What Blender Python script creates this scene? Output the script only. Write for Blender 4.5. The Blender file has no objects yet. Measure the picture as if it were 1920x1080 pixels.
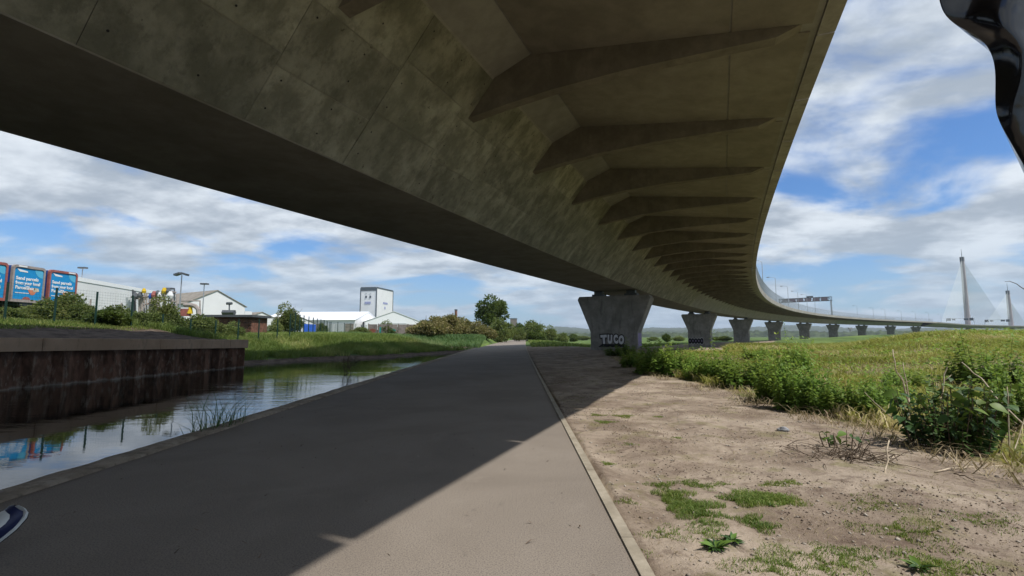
import bpy, math, numpy as np
from mathutils import Vector, Matrix
R = math.radians
rng = np.random.default_rng(7)
sc = bpy.context.scene
col = sc.collection

# ------------------------------------------------------------------ camera, sky, sun, exposure
CAMZ = 1.5; FPX = 904.0
PITCH = math.atan(90.17 / FPX)
cam = bpy.data.objects.new('camera', bpy.data.cameras.new('camera'))
col.objects.link(cam); sc.camera = cam
cam.location = (0, 0, CAMZ)
cam.rotation_euler = (R(90) + PITCH, 0, 0)
cam.data.sensor_width = 36.0
cam.data.lens = 36.0 * FPX / 1920.0
cam.data.clip_start = 0.05; cam.data.clip_end = 30000
SUNV = Vector((0.845, -0.535, 0)).normalized()
SUN_EL = R(57.2)
sun_dir = Vector((SUNV.x * math.cos(SUN_EL), SUNV.y * math.cos(SUN_EL), math.sin(SUN_EL)))
sl = bpy.data.lights.new('sun', 'SUN'); sl.energy = 3.4; sl.angle = R(0.55); sl.color = (1.0, 0.95, 0.88)
so = bpy.data.objects.new('sun', sl); col.objects.link(so)
so.rotation_euler = sun_dir.to_track_quat('Z', 'Y').to_euler()
sc.view_settings.view_transform = 'Standard'; sc.view_settings.look = 'None'
sc.view_settings.exposure = 0.36; sc.view_settings.gamma = 1.0
sc.view_settings.use_curve_mapping = False
sc.cycles.max_bounces = 6; sc.cycles.diffuse_bounces = 3; sc.cycles.volume_bounces = 0

w = bpy.data.worlds.new('World'); sc.world = w; w.use_nodes = True
nt = w.node_tree; nt.nodes.clear()
def wn(t, **k):
    n = nt.nodes.new(t)
    for a, b in k.items(): setattr(n, a, b)
    return n
def wl(a, b): nt.links.new(a, b)
def wmath(op, a, b=None, clamp=False):
    n = wn('ShaderNodeMath', operation=op, use_clamp=clamp)
    for i, v in enumerate((a, b)):
        if v is None: continue
        if isinstance(v, (int, float)): n.inputs[i].default_value = v
        else: wl(v, n.inputs[i])
    return n.outputs[0]
sky = wn('ShaderNodeTexSky', sky_type='NISHITA', sun_disc=False)
sky.sun_elevation = SUN_EL; sky.sun_rotation = math.atan2(SUNV.x, SUNV.y)
sky.air_density = 1.0; sky.dust_density = 0.6; sky.ozone_density = 2.0
tc = wn('ShaderNodeTexCoord'); sx = wn('ShaderNodeSeparateXYZ'); wl(tc.outputs['Generated'], sx.inputs[0])
zz = wmath('MAXIMUM', sx.outputs[2], 0.0); den = wmath('ADD', zz, 0.20)
px_ = wmath('DIVIDE', sx.outputs[0], den); py_ = wmath('DIVIDE', sx.outputs[1], den)
cmb = wn('ShaderNodeCombineXYZ'); wl(px_, cmb.inputs[0]); wl(py_, cmb.inputs[1])
mp = wn('ShaderNodeMapping'); wl(cmb.outputs[0], mp.inputs[0])
mp.inputs['Location'].default_value = (3.1, 1.75, 0); mp.inputs['Scale'].default_value = (0.85, 1.05, 1)
mp.inputs['Rotation'].default_value = (0, 0, R(25))
n1 = wn('ShaderNodeTexNoise'); wl(mp.outputs[0], n1.inputs['Vector'])
n1.inputs['Scale'].default_value = 1.3; n1.inputs['Detail'].default_value = 8; n1.inputs['Roughness'].default_value = 0.52; n1.inputs['Distortion'].default_value = 0.3
r1 = wn('ShaderNodeMapRange', interpolation_type='SMOOTHSTEP'); wl(n1.outputs['Fac'], r1.inputs[0])
r1.inputs[1].default_value = 0.385; r1.inputs[2].default_value = 0.52
n2 = wn('ShaderNodeTexNoise'); wl(mp.outputs[0], n2.inputs['Vector'])
n2.inputs['Scale'].default_value = 3.0; n2.inputs['Detail'].default_value = 7; n2.inputs['Roughness'].default_value = 0.58
r2 = wn('ShaderNodeMapRange', interpolation_type='SMOOTHSTEP'); wl(n2.outputs['Fac'], r2.inputs[0])
r2.inputs[1].default_value = 0.36; r2.inputs[2].default_value = 0.66
cc = wn('ShaderNodeMix', data_type='RGBA'); wl(r2.outputs[0], cc.inputs[0])
cc.inputs[6].default_value = (2.65, 3.1, 3.7, 1); cc.inputs[7].default_value = (5.2, 5.65, 6.15, 1)
# towards the horizon the cloud deck thins into pale grey blue air
hz = wn('ShaderNodeMapRange', interpolation_type='SMOOTHSTEP'); wl(zz, hz.inputs[0])
hz.inputs[1].default_value = 0.0; hz.inputs[2].default_value = 0.22; hz.inputs[3].default_value = 1.0; hz.inputs[4].default_value = 0.0
skym = wn('ShaderNodeMix', data_type='RGBA', blend_type='MULTIPLY'); skym.inputs[0].default_value = 1.0
wl(sky.outputs[0], skym.inputs[6]); skym.inputs[7].default_value = (0.42, 0.64, 0.90, 1)
mx = wn('ShaderNodeMix', data_type='RGBA'); wl(r1.outputs[0], mx.inputs[0]); wl(skym.outputs[2], mx.inputs[6]); wl(cc.outputs[2], mx.inputs[7])
mx2 = wn('ShaderNodeMix', data_type='RGBA'); wl(wmath('MULTIPLY', hz.outputs[0], 0.62), mx2.inputs[0])
wl(mx.outputs[2], mx2.inputs[6]); mx2.inputs[7].default_value = (2.7, 3.6, 4.6, 1)
bg = wn('ShaderNodeBackground'); bg.inputs['Strength'].default_value = 0.12; wl(mx2.outputs[2], bg.inputs['Color'])
wo = wn('ShaderNodeOutputWorld'); wl(bg.outputs[0], wo.inputs[0])

# ------------------------------------------------------------------ helpers
def ray(px, py):
    u = px - 960; v = py - 540
    return np.array([u, FPX * math.cos(PITCH) + v * math.sin(PITCH), -(v * math.cos(PITCH) - FPX * math.sin(PITCH))])
def gz(px, py, z=0.0):
    r = ray(px, py); t = (z - CAMZ) / r[2]; return np.array([0, 0, CAMZ]) + r * t
def at(px, py, Y):
    r = ray(px, py); return np.array([0, 0, CAMZ]) + r * Y / r[1]

def tag(o, label=None, cat=None, group=None, kind=None):
    if label: o['label'] = label
    if cat: o['category'] = cat
    if group: o['group'] = group
    if kind: o['kind'] = kind
    return o
def empty(name, loc=(0, 0, 0), rz=0.0, parent=None):
    o = bpy.data.objects.new(name, None); col.objects.link(o)
    o.location = loc; o.rotation_euler = (0, 0, rz); o.empty_display_size = 0.3
    if parent: o.parent = parent
    return o
def link(name, me, parent=None, loc=(0, 0, 0), rz=0.0):
    o = bpy.data.objects.new(name, me); col.objects.link(o)
    o.location = loc; o.rotation_euler = (0, 0, rz)
    if parent: o.parent = parent
    return o
def mesh_np(name, V, F, mat, smooth=False, attrs=None, ngon=None):
    """V (n,3); F (m,k) array with constant k, or a list of lists."""
    me = bpy.data.meshes.new(name)
    V = np.asarray(V, np.float32)
    if isinstance(F, np.ndarray):
        k = F.shape[1]; m = F.shape[0]
        me.vertices.add(len(V)); me.vertices.foreach_set('co', V.ravel())
        me.loops.add(m * k); me.loops.foreach_set('vertex_index', F.astype(np.int32).ravel())
        me.polygons.add(m); me.polygons.foreach_set('loop_start', np.arange(0, m * k, k, dtype=np.int32))
        me.update(calc_edges=True)
    else:
        me.from_pydata(V.tolist(), [], F)
    if attrs:
        for an, av in attrs.items():
            av = np.asarray(av, np.float32)
            a = me.attributes.new(an, 'FLOAT', 'POINT'); a.data.foreach_set('value', av)
    if smooth: me.polygons.foreach_set('use_smooth', np.ones(len(me.polygons), bool))
    if mat is not None: me.materials.append(mat)
    me.update()
    return me
class MB:
    def __init__(s): s.V = []; s.F = []
    def add(s, V, F):
        n = len(s.V); s.V += [tuple(map(float, v)) for v in V]; s.F += [[i + n for i in f] for f in F]; return s
    def box(s, c, d, rz=0.0, M=None):
        hx, hy, hz = d[0] / 2, d[1] / 2, d[2] / 2
        P = [Vector((x * hx, y * hy, z * hz)) for z in (-1, 1) for x, y in ((-1, -1), (1, -1), (1, 1), (-1, 1))]
        if M is None: M = Matrix.Rotation(rz, 4, 'Z')
        P = [M @ p + Vector(c) for p in P]
        return s.add(P, [[0, 3, 2, 1], [4, 5, 6, 7], [0, 1, 5, 4], [1, 2, 6, 5], [2, 3, 7, 6], [3, 0, 4, 7]])
    def hexa(s, P):
        return s.add(P, [[0, 3, 2, 1], [4, 5, 6, 7], [0, 1, 5, 4], [1, 2, 6, 5], [2, 3, 7, 6], [3, 0, 4, 7]])
    def tube(s, pts, r, n=6, r2=None, cap=True):
        pts = [Vector(p) for p in pts]; m = len(pts)
        rs = [r + ((r2 if r2 is not None else r) - r) * i / (m - 1) for i in range(m)] if not hasattr(r, '__len__') else r
        V = []; 
        for i, p in enumerate(pts):
            t = (pts[min(i + 1, m - 1)] - pts[max(i - 1, 0)]).normalized()
            a = Vector((0, 0, 1)) if abs(t.z) < 0.9 else Vector((1, 0, 0))
            u = t.cross(a).normalized(); v = t.cross(u)
            for k in range(n):
                an = 2 * math.pi * k / n; V.append(p + (u * math.cos(an) + v * math.sin(an)) * rs[i])
        F = [[i * n + k, i * n + (k + 1) % n, (i + 1) * n + (k + 1) % n, (i + 1) * n + k] for i in range(m - 1) for k in range(n)]
        if cap: F += [list(range(n))[::-1], list(range((m - 1) * n, m * n))]
        return s.add(V, F)
    def prism(s, poly, z0, z1):
        n = len(poly); V = [(x, y, z0) for x, y in poly] + [(x, y, z1) for x, y in poly]
        return s.add(V, [list(range(n))[::-1], list(range(n, 2 * n))] + [[i, (i + 1) % n, n + (i + 1) % n, n + i] for i in range(n)])
    def mesh(s, name, mat, smooth=False):
        me = bpy.data.meshes.new(name); me.from_pydata(s.V, [], s.F)
        if mat is not None: me.materials.append(mat)
        if smooth: me.polygons.foreach_set('use_smooth', np.ones(len(me.polygons), bool))
        me.update(); return me
    def obj(s, name, mat, parent=None, loc=(0, 0, 0), rz=0.0, smooth=False):
        return link(name, s.mesh(name, mat, smooth), parent, loc, rz)

# --- value noise in numpy
_perm = rng.permutation(4096).astype(np.int64); _val = rng.random(4096)
def vnoise(x, y):
    xi = np.floor(x).astype(np.int64); yi = np.floor(y).astype(np.int64); fx = x - xi; fy = y - yi
    fx = fx * fx * (3 - 2 * fx); fy = fy * fy * (3 - 2 * fy)
    def h(a, b): return _val[_perm[(a + _perm[b & 4095]) & 4095]]
    return (h(xi, yi) * (1 - fx) + h(xi + 1, yi) * fx) * (1 - fy) + (h(xi, yi + 1) * (1 - fx) + h(xi + 1, yi + 1) * fx) * fy
def fbm(x, y, o=4):
    s = 0; a = 1; t = 0
    for i in range(o): s = s + a * vnoise(x * 2 ** i + 17.3 * i, y * 2 ** i + 5.1 * i); t += a; a *= 0.5
    return s / t
def sstep(a, b, x):
    t = np.clip((x - a) / (b - a), 0, 1); return t * t * (3 - 2 * t)

# ------------------------------------------------------------------ materials
class Mat:
    def __init__(s, name, rough=0.8, spec=0.3, metal=0.0):
        s.m = bpy.data.materials.new(name); s.m.use_nodes = True; s.t = s.m.node_tree
        s.b = s.t.nodes['Principled BSDF']
        s.b.inputs['Roughness'].default_value = rough
        s.b.inputs['Specular IOR Level'].default_value = spec
        s.b.inputs['Metallic'].default_value = metal
    def n(s, t, **k):
        n = s.t.nodes.new(t)
        for a, b in k.items(): setattr(n, a, b)
        return n
    def l(s, a, b): s.t.links.new(a, b)
    def obj(s, scale=(1, 1, 1)):
        c = s.n('ShaderNodeTexCoord'); m = s.n('ShaderNodeMapping'); m.inputs['Scale'].default_value = scale
        s.l(c.outputs['Object'], m.inputs[0]); return m.outputs[0]
    def world(s, scale=(1, 1, 1), rz=0):
        c = s.n('ShaderNodeNewGeometry'); m = s.n('ShaderNodeMapping'); m.inputs['Scale'].default_value = scale; m.inputs['Rotation'].default_value = (0, 0, rz)
        s.l(c.outputs['Position'], m.inputs[0]); return m.outputs[0]
    def noise(s, vec, scale, detail=4, rough=0.55, dist=0.0):
        n = s.n('ShaderNodeTexNoise'); s.l(vec, n.inputs['Vector']); n.inputs['Scale'].default_value = scale
        n.inputs['Detail'].default_value = detail; n.inputs['Roughness'].default_value = rough; n.inputs['Distortion'].default_value = dist
        return n.outputs['Fac']
    def rng(s, f, a, b, c=0.0, d=1.0, smooth=True):
        n = s.n('ShaderNodeMapRange'); 
        if smooth: n.interpolation_type = 'SMOOTHSTEP'
        s.l(f, n.inputs[0]); n.inputs[1].default_value = a; n.inputs[2].default_value = b; n.inputs[3].default_value = c; n.inputs[4].default_value = d
        return n.outputs[0]
    def mix(s, f, a, b, mode='MIX'):
        n = s.n('ShaderNodeMix', data_type='RGBA', blend_type=mode)
        if isinstance(f, (int, float)): n.inputs[0].default_value = f
        else: s.l(f, n.inputs[0])
        for i, v in ((6, a), (7, b)):
            if isinstance(v, (tuple, list)): n.inputs[i].default_value = (*v[:3], 1)
            else: s.l(v, n.inputs[i])
        return n.outputs[2]
    def math(s, op, a, b=0.0, clamp=False):
        n = s.n('ShaderNodeMath', operation=op, use_clamp=clamp)
        for i, v in ((0, a), (1, b)):
            if isinstance(v, (int, float)): n.inputs[i].default_value = v
            else: s.l(v, n.inputs[i])
        return n.outputs[0]
    def attr(s, name):
        n = s.n('ShaderNodeAttribute'); n.attribute_name = name; return n.outputs['Fac']
    def rand(s): return s.n('ShaderNodeObjectInfo').outputs['Random']
    def color(s, c):
        if isinstance(c, (tuple, list)): s.b.inputs['Base Color'].default_value = (*c[:3], 1)
        else: s.l(c, s.b.inputs['Base Color'])
        return s
    def rough(s, c): s.l(c, s.b.inputs['Roughness']); return s
    def bump(s, f, strength=0.3, dist=0.02):
        n = s.n('ShaderNodeBump'); n.inputs['Strength'].default_value = strength; n.inputs['Distance'].default_value = dist
        s.l(f, n.inputs['Height']); s.l(n.outputs[0], s.b.inputs['Normal']); return s

def concrete(name, base, dark, stain=(0.5, 0.5), vary=0.0, scale=0.6, streak=None, green=None):
    m = Mat(name, 0.85, 0.25); v = m.world()
    f = m.rng(m.noise(v, scale, 6, 0.6, 0.4), 0.35, 0.65)
    c = m.mix(f, dark, base)
    f2 = m.rng(m.noise(v, scale * 4.5, 5, 0.65), 0.3, 0.72)
    c = m.mix(m.math('MULTIPLY', f2, 0.35), c, tuple(x * 0.6 for x in dark))
    if streak:
        vs = m.world((1, 1, 0.18)); fs = m.rng(m.noise(vs, 3.0, 4, 0.6), 0.5, 0.75)
        c = m.mix(m.math('MULTIPLY', fs, streak), c, tuple(x * 0.5 for x in dark))
    if green: c = m.mix(m.math('MULTIPLY', m.rng(m.noise(v, 0.25, 4), 0.4, 0.6), 0.6), c, green)
    if vary:
        hsv = m.n('ShaderNodeHueSaturation'); m.l(c, hsv.inputs['Color'])
        m.l(m.rng(m.rand(), 0, 1, 1 - vary, 1 + vary, False), hsv.inputs['Value']); c = hsv.outputs[0]
    m.color(c); m.bump(m.noise(v, 14, 8, 0.7), 0.35, 0.02)
    return m.m
def plain(name, c, rough=0.6, spec=0.4, metal=0.0, var=0.15, scale=3.0):
    m = Mat(name, rough, spec, metal); v = m.obj()
    f = m.noise(v, scale, 5, 0.6)
    m.color(m.mix(m.rng(f, 0.3, 0.7), tuple(x * (1 - var) for x in c), tuple(min(1, x * (1 + var)) for x in c)))
    m.bump(m.noise(v, scale * 12, 3), 0.08, 0.01)
    return m.m
def foliage(name, dark, light, trans=0.35, tip=None, rough=0.55, spec=0.3):
    m = Mat(name, rough, spec); a = m.attr('rnd')
    c = m.mix(a, dark, light)
    if tip: c = m.mix(m.math('MULTIPLY', m.rng(a, 0.8, 1.0), 0.9), c, tip)
    hsv = m.n('ShaderNodeHueSaturation'); m.l(c, hsv.inputs['Color'])
    m.l(m.rng(m.rand(), 0, 1, 0.85, 1.18, False), hsv.inputs['Value'])
    v = m.world(); h = m.rng(m.noise(v, 0.8, 3), 0.3, 0.7, 0.485, 0.515); m.l(h, hsv.inputs['Hue'])
    c = hsv.outputs[0]; m.color(c)
    tr = m.n('ShaderNodeBsdfTranslucent'); m.l(m.mix(0.5, c, (0.14, 0.2, 0.02), 'MIX'), tr.inputs['Color'])
    mixs = m.n('ShaderNodeMixShader'); mixs.inputs[0].default_value = trans
    out = m.t.nodes['Material Output']; m.l(m.b.outputs[0], mixs.inputs[1]); m.l(tr.outputs[0], mixs.inputs[2]); m.l(mixs.outputs[0], out.inputs[0])
    return m.m

M = {}
M['deck'] = concrete('deck_concrete', (0.33, 0.318, 0.285), (0.25, 0.24, 0.212), scale=0.5)
M['web'] = concrete('web_concrete', (0.30, 0.292, 0.235), (0.165, 0.162, 0.125), vary=0.13, scale=0.8, streak=0.45)
m = Mat('web_concrete', 0.85, 0.25); v = m.world()
c = m.mix(m.rng(m.noise(m.world((1, 1, .6)), 1.5, 8, 0.66, 0.15), 0.36, 0.64), (0.175, 0.172, 0.132), (0.335, 0.328, 0.262))
c = m.mix(m.math('MULTIPLY', m.rng(m.noise(v, 0.45, 6, 0.6, 0.5), 0.42, 0.6), 0.45), c, (0.165, 0.168, 0.125))
c = m.mix(m.math('MULTIPLY', m.rng(m.noise(m.world((1, 1, 0.12)), 5.0, 6, 0.7), 0.5, 0.68), 0.5), c, (0.11, 0.108, 0.085))
c = m.mix(m.math('MULTIPLY', m.rng(m.noise(v, 7, 6, 0.75), 0.60, 0.70), 0.35), c, (0.40, 0.39, 0.32))
c = m.mix(m.math('MULTIPLY', m.rng(m.noise(v, 3.4, 5, 0.7), 0.66, 0.70), 0.7), c, (0.075, 0.065, 0.045))
hsv = m.n('ShaderNodeHueSaturation'); m.l(c, hsv.inputs['Color']); m.l(m.rng(m.rand(), 0, 1, .86, 1.14, False), hsv.inputs['Value']); c = hsv.outputs[0]
m.color(c); m.bump(m.math('ADD', m.noise(v, 16, 8, 0.75), m.noise(m.world((1, 1, .1)), 12, 3)), 0.6, 0.03); M['web'] = m.m
M['slab'] = concrete('slab_concrete', (0.30, 0.275, 0.225), (0.23, 0.208, 0.168), vary=0.07, scale=0.5)
M['rib'] = concrete('rib_concrete', (0.24, 0.215, 0.172), (0.17, 0.152, 0.12), scale=0.9, streak=0.3)
M['pier'] = concrete('pier_concrete', (0.34, 0.325, 0.30), (0.22, 0.21, 0.19), scale=0.6, streak=0.65, vary=0.05)
M['parapet'] = concrete('parapet_concrete', (0.38, 0.36, 0.325), (0.28, 0.26, 0.23), scale=0.7, streak=0.4, vary=0.06)
M['steel'] = plain('galvanised_steel', (0.42, 0.44, 0.46), 0.4, 0.5, 0.6)
M['dsteel'] = plain('dark_grey_steel', (0.10, 0.11, 0.12), 0.5, 0.5, 0.2)
M['green_post'] = plain('dark_green_paint', (0.012, 0.045, 0.035), 0.5, 0.4)
M['black'] = plain('black_paint', (0.012, 0.012, 0.014), 0.6, 0.3)
M['white'] = plain('white_cladding', (0.72, 0.73, 0.74), 0.6, 0.3, var=0.04, scale=0.4)
M['cladgrey'] = plain('pale_grey_cladding', (0.50, 0.53, 0.54), 0.6, 0.3, var=0.04, scale=0.4)
M['roofgrey'] = plain('weathered_fibre_cement', (0.26, 0.235, 0.20), 0.9, 0.1, var=0.25, scale=1.2)
M['darktrim'] = plain('dark_grey_trim', (0.09, 0.11, 0.13), 0.6, 0.3)
M['blue'] = plain('deep_blue_paint', (0.015, 0.08, 0.33), 0.45, 0.4, var=0.1)
M['poster'] = plain('bright_blue_vinyl', (0.015, 0.27, 0.60), 0.5, 0.3, var=0.06)
M['lblue'] = plain('light_blue_vinyl', (0.10, 0.45, 0.68), 0.5, 0.3, var=0.04)
M['red'] = plain('red_marker', (0.34, 0.115, 0.10), 0.5, 0.3, var=0.2)
M['fgrey'] = plain('dirty_grey_frame', (0.33, 0.29, 0.27), 0.6, 0.3, var=0.2)
M['wprint'] = plain('white_print', (0.8, 0.82, 0.84), 0.6, 0.2, var=0.03)
M['yellow'] = plain('yellow_paint', (0.62, 0.42, 0.02), 0.5, 0.3)
M['skin'] = plain('skin', (0.48, 0.28, 0.20), 0.55, 0.3, var=0.05)
M['rubber'] = plain('tyre_rubber', (0.02, 0.02, 0.02), 0.8, 0.2)
M['bark'] = concrete('bark', (0.13, 0.10, 0.07), (0.06, 0.045, 0.03), scale=6)
M['drystem'] = concrete('dry_pale_stem', (0.66, 0.56, 0.42), (0.42, 0.34, 0.24), scale=12)
M['twig'] = concrete('dark_twig', (0.16, 0.12, 0.08), (0.07, 0.05, 0.035), scale=12)
M['tree'] = foliage('tree_leaves', (0.045, 0.075, 0.018), (0.13, 0.175, 0.045), 0.4)
M['willow'] = foliage('willow_leaves', (0.17, 0.16, 0.06), (0.38, 0.32, 0.14), 0.4, tip=(0.36, 0.29, 0.15))
M['bush'] = foliage('bush_leaves', (0.075, 0.11, 0.03), (0.27, 0.31, 0.10), 0.42, tip=(0.32, 0.33, 0.14))
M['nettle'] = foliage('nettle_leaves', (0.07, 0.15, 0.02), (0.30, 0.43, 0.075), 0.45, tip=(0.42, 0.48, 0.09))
M['dock'] = foliage('dark_broad_leaves', (0.028, 0.068, 0.018), (0.085, 0.16, 0.035), 0.2, tip=(0.13, 0.21, 0.035), rough=0.5, spec=0.3)
M['grass'] = foliage('grass_blades', (0.11, 0.17, 0.04), (0.30, 0.37, 0.10), 0.45, tip=(0.50, 0.48, 0.20))
M['meadow'] = foliage('meadow_blades', (0.26, 0.28, 0.05), (0.60, 0.56, 0.16), 0.5, tip=(0.78, 0.64, 0.38))
M['turfblade'] = foliage('short_turf_blades', (0.11, 0.19, 0.03), (0.28, 0.36, 0.08), 0.45, tip=(0.5, 0.46, 0.18))
M['reed'] = foliage('reed_blades', (0.07, 0.14, 0.05), (0.20, 0.31, 0.12), 0.45, tip=(0.32, 0.38, 0.17))
M['straw'] = foliage('dead_straw', (0.22, 0.17, 0.10), (0.42, 0.34, 0.21), 0.15)

# ground
m = Mat('ground_soil_and_turf', 0.95, 0.12); v = m.world()
big = m.rng(m.noise(v, 0.9, 7, 0.6, 0.6), 0.34, 0.66); fine = m.noise(v, 9, 8, 0.72); med = m.noise(v, 2.6, 7, 0.66, 0.5)
soil = m.mix(big, (0.235, 0.182, 0.138), (0.42, 0.345, 0.27))
soil = m.mix(m.math('MULTIPLY', m.rng(med, 0.50, 0.68), 0.75), soil, (0.135, 0.095, 0.072))
soil = m.mix(m.math('MULTIPLY', m.rng(fine, 0.52, 0.72), 0.6), soil, (0.10, 0.072, 0.055))
soil = m.mix(m.math('MULTIPLY', m.rng(m.noise(v, 26, 4, 0.6), 0.62, 0.74), 0.75), soil, (0.50, 0.43, 0.35))
soil = m.mix(m.math('MULTIPLY', m.rng(m.noise(v, 1.7, 6, 0.7), 0.52, 0.66), 0.5), soil, (0.17, 0.165, 0.055))
turf = m.mix(m.rng(m.noise(v, 0.11, 6, 0.6), 0.35, 0.65), (0.055, 0.10, 0.03), (0.14, 0.20, 0.055))
turf = m.mix(m.math('MULTIPLY', m.rng(m.noise(m.world((1, 0.35, 1)), 0.9, 6, 0.7), 0.4, 0.7), 0.55), turf, (0.10, 0.13, 0.035))
dry = m.mix(m.rng(m.noise(v, 0.7, 6, 0.7), 0.38, 0.62), (0.14, 0.155, 0.045), (0.30, 0.23, 0.14))
mud = m.mix(m.rng(m.noise(v, 2.0, 6, 0.7), 0.35, 0.65), (0.065, 0.048, 0.036), (0.15, 0.115, 0.088))
edge = m.math('MULTIPLY', m.math('SUBTRACT', m.noise(v, 2.0, 6, 0.75), 0.5), 0.9)
def am(nm): return m.rng(m.math('ADD', m.attr(nm), edge), 0.38, 0.62)
c = m.mix(am('dry'), turf, dry); c = m.mix(am('dirt'), c, soil); c = m.mix(am('mud'), c, mud)
m.color(c); m.bump(m.math('ADD', fine, m.math('MULTIPLY', med, 1.2)), 0.65, 0.05); M['ground'] = m.m

m = Mat('asphalt', 0.88, 0.25); v = m.world()
c = m.mix(m.rng(m.noise(v, 0.45, 6, 0.6, 0.5), 0.3, 0.7), (0.24, 0.204, 0.168), (0.31, 0.268, 0.224))
c = m.mix(m.math('MULTIPLY', m.rng(m.noise(v, 90, 3, 0.6), 0.42, 0.70), 0.7), c, (0.085, 0.075, 0.067))
c = m.mix(m.math('MULTIPLY', m.rng(m.noise(v, 60, 2, 0.5), 0.68, 0.78), 0.6), c, (0.36, 0.33, 0.29))
c = m.mix(m.math('MULTIPLY', m.rng(m.noise(v, 7, 5, 0.65), 0.60, 0.72), 0.3), c, (0.12, 0.105, 0.09))
c = m.mix(m.math('MULTIPLY', m.rng(m.noise(v, 1.3, 7, 0.7, 0.8), 0.56, 0.66), 0.22), c, (0.33, 0.29, 0.245))
m.color(c); m.bump(m.noise(v, 120, 4, 0.7), 0.5, 0.006); M['asphalt'] = m.m
m = Mat('rough_edge_concrete', 0.9, 0.2); v = m.world()
c = m.mix(m.rng(m.noise(v, 2.2, 7, 0.65), 0.35, 0.65), (0.27, 0.22, 0.165), (0.46, 0.385, 0.30))
c = m.mix(m.math('MULTIPLY', m.rng(m.noise(v, 12, 6, 0.7), 0.5, 0.7), 0.6), c, (0.08, 0.075, 0.05))
m.color(c); m.bump(m.noise(v, 14, 8, 0.75), 0.8, 0.05); M['edge'] = m.m
M['kerb'] = concrete('pale_kerb_concrete', (0.42, 0.37, 0.29), (0.31, 0.27, 0.205), vary=0.06, scale=3)
m = Mat('rusty_sheet_pile', 0.85, 0.2); v = m.world((1, 1, 0.35))
c = m.mix(m.rng(m.noise(v, 2.2, 7, 0.65, 0.5), 0.35, 0.65), (0.12, 0.07, 0.05), (0.33, 0.18, 0.125))
c = m.mix(m.math('MULTIPLY', m.rng(m.noise(v, 5, 5, 0.7), 0.52, 0.66), 0.75), c, (0.44, 0.34, 0.27))
c = m.mix(m.math('MULTIPLY', m.rng(m.noise(v, 1.1, 5, 0.7), 0.5, 0.62), 0.6), c, (0.04, 0.03, 0.025))
gpos = m.n('ShaderNodeNewGeometry'); sp_ = m.n('ShaderNodeSeparateXYZ'); m.l(gpos.outputs['Position'], sp_.inputs[0])
zt_ = m.math('ADD', sp_.outputs[2], m.math('MULTIPLY', m.noise(m.world((3, 3, 1)), 2.0, 4), 0.35))
c = m.mix(m.math('MULTIPLY', m.rng(zt_, -0.34, -0.20, 1, 0), 0.75), c, (0.50, 0.45, 0.39))
c = m.mix(m.math('MULTIPLY', m.rng(zt_, 0.72, 0.95), 0.6), c, (0.05, 0.035, 0.03))
m.color(c); m.bump(m.noise(v, 14, 6, 0.7), 0.5, 0.03); M['rust'] = m.m
m = Mat('capping_concrete', 0.85, 0.2); v = m.world()
c = m.mix(m.rng(m.noise(v, 0.5, 6, 0.6), 0.35, 0.65), (0.55, 0.38, 0.27), (0.70, 0.50, 0.37)); 
c = m.mix(m.math('MULTIPLY', m.rng(m.noise(m.world((1, 1, .3)), 4, 6, 0.7), 0.5, 0.7), 0.35), c, (0.14, 0.10, 0.08))
m.color(c); m.bump(m.noise(v, 20, 5), 0.2, 0.01); M['cap'] = m.m
m = Mat('canal_water', 0.02, 0.5); m.b.inputs['IOR'].default_value = 1.4; v = m.world((1, 1, 1), R(20)); v2 = m.world((0.55, 2.0, 1), R(-15))
m.color((0.012, 0.014, 0.010))
calm = m.rng(m.noise(m.world((1, 1, 1)), 0.16, 3, 0.5), 0.42, 0.62, 0.12, 1.0)
wv = m.math('ADD', m.math('MULTIPLY', m.noise(v2, 1.6, 4, 0.55, 0.3), 1.0), m.math('MULTIPLY', m.noise(v, 7, 3, 0.5), 0.22))
m.bump(m.math('MULTIPLY', wv, calm), 0.24, 0.05); M['water'] = m.m
m = Mat('old_brick', 0.9, 0.15); bt = m.n('ShaderNodeTexBrick'); v = m.obj(); 
M['brick'] = concrete('weathered_brick', (0.24, 0.115, 0.08), (0.12, 0.06, 0.045), vary=0.25, scale=3)
M['fencecon'] = concrete('fence_concrete', (0.34, 0.29, 0.26), (0.22, 0.19, 0.17), vary=0.2, scale=1.5, streak=0.4)
M['teal'] = plain('teal_spray_paint', (0.05, 0.33, 0.30), 0.7, 0.2)
M['rusty'] = plain('red_brown_spray_paint', (0.25, 0.09, 0.06), 0.7, 0.2)
M['lilac'] = plain('lilac_spray_paint', (0.30, 0.25, 0.40), 0.8, 0.2)
M['graywhite'] = plain('white_spray_paint', (0.62, 0.62, 0.64), 0.8, 0.2)
M['hill'] = concrete('hill_woods', (0.085, 0.115, 0.05), (0.022, 0.036, 0.018), scale=0.05)
M['pylon'] = plain('pylon_concrete', (0.36, 0.33, 0.35), 0.8, 0.2, var=0.08, scale=0.1)
M['cable'] = plain('pale_stay_sheath', (0.50, 0.55, 0.54), 0.5, 0.4)
m = Mat('glossy_black_plastic', 0.16, 0.6); m.color((0.006, 0.006, 0.008)); m.bump(m.noise(m.obj(), 9, 3), 0.25, 0.02); M['gloss'] = m.m
M['pebble'] = concrete('pale_stone', (0.46, 0.41, 0.34), (0.26, 0.22, 0.18), scale=9)

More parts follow.
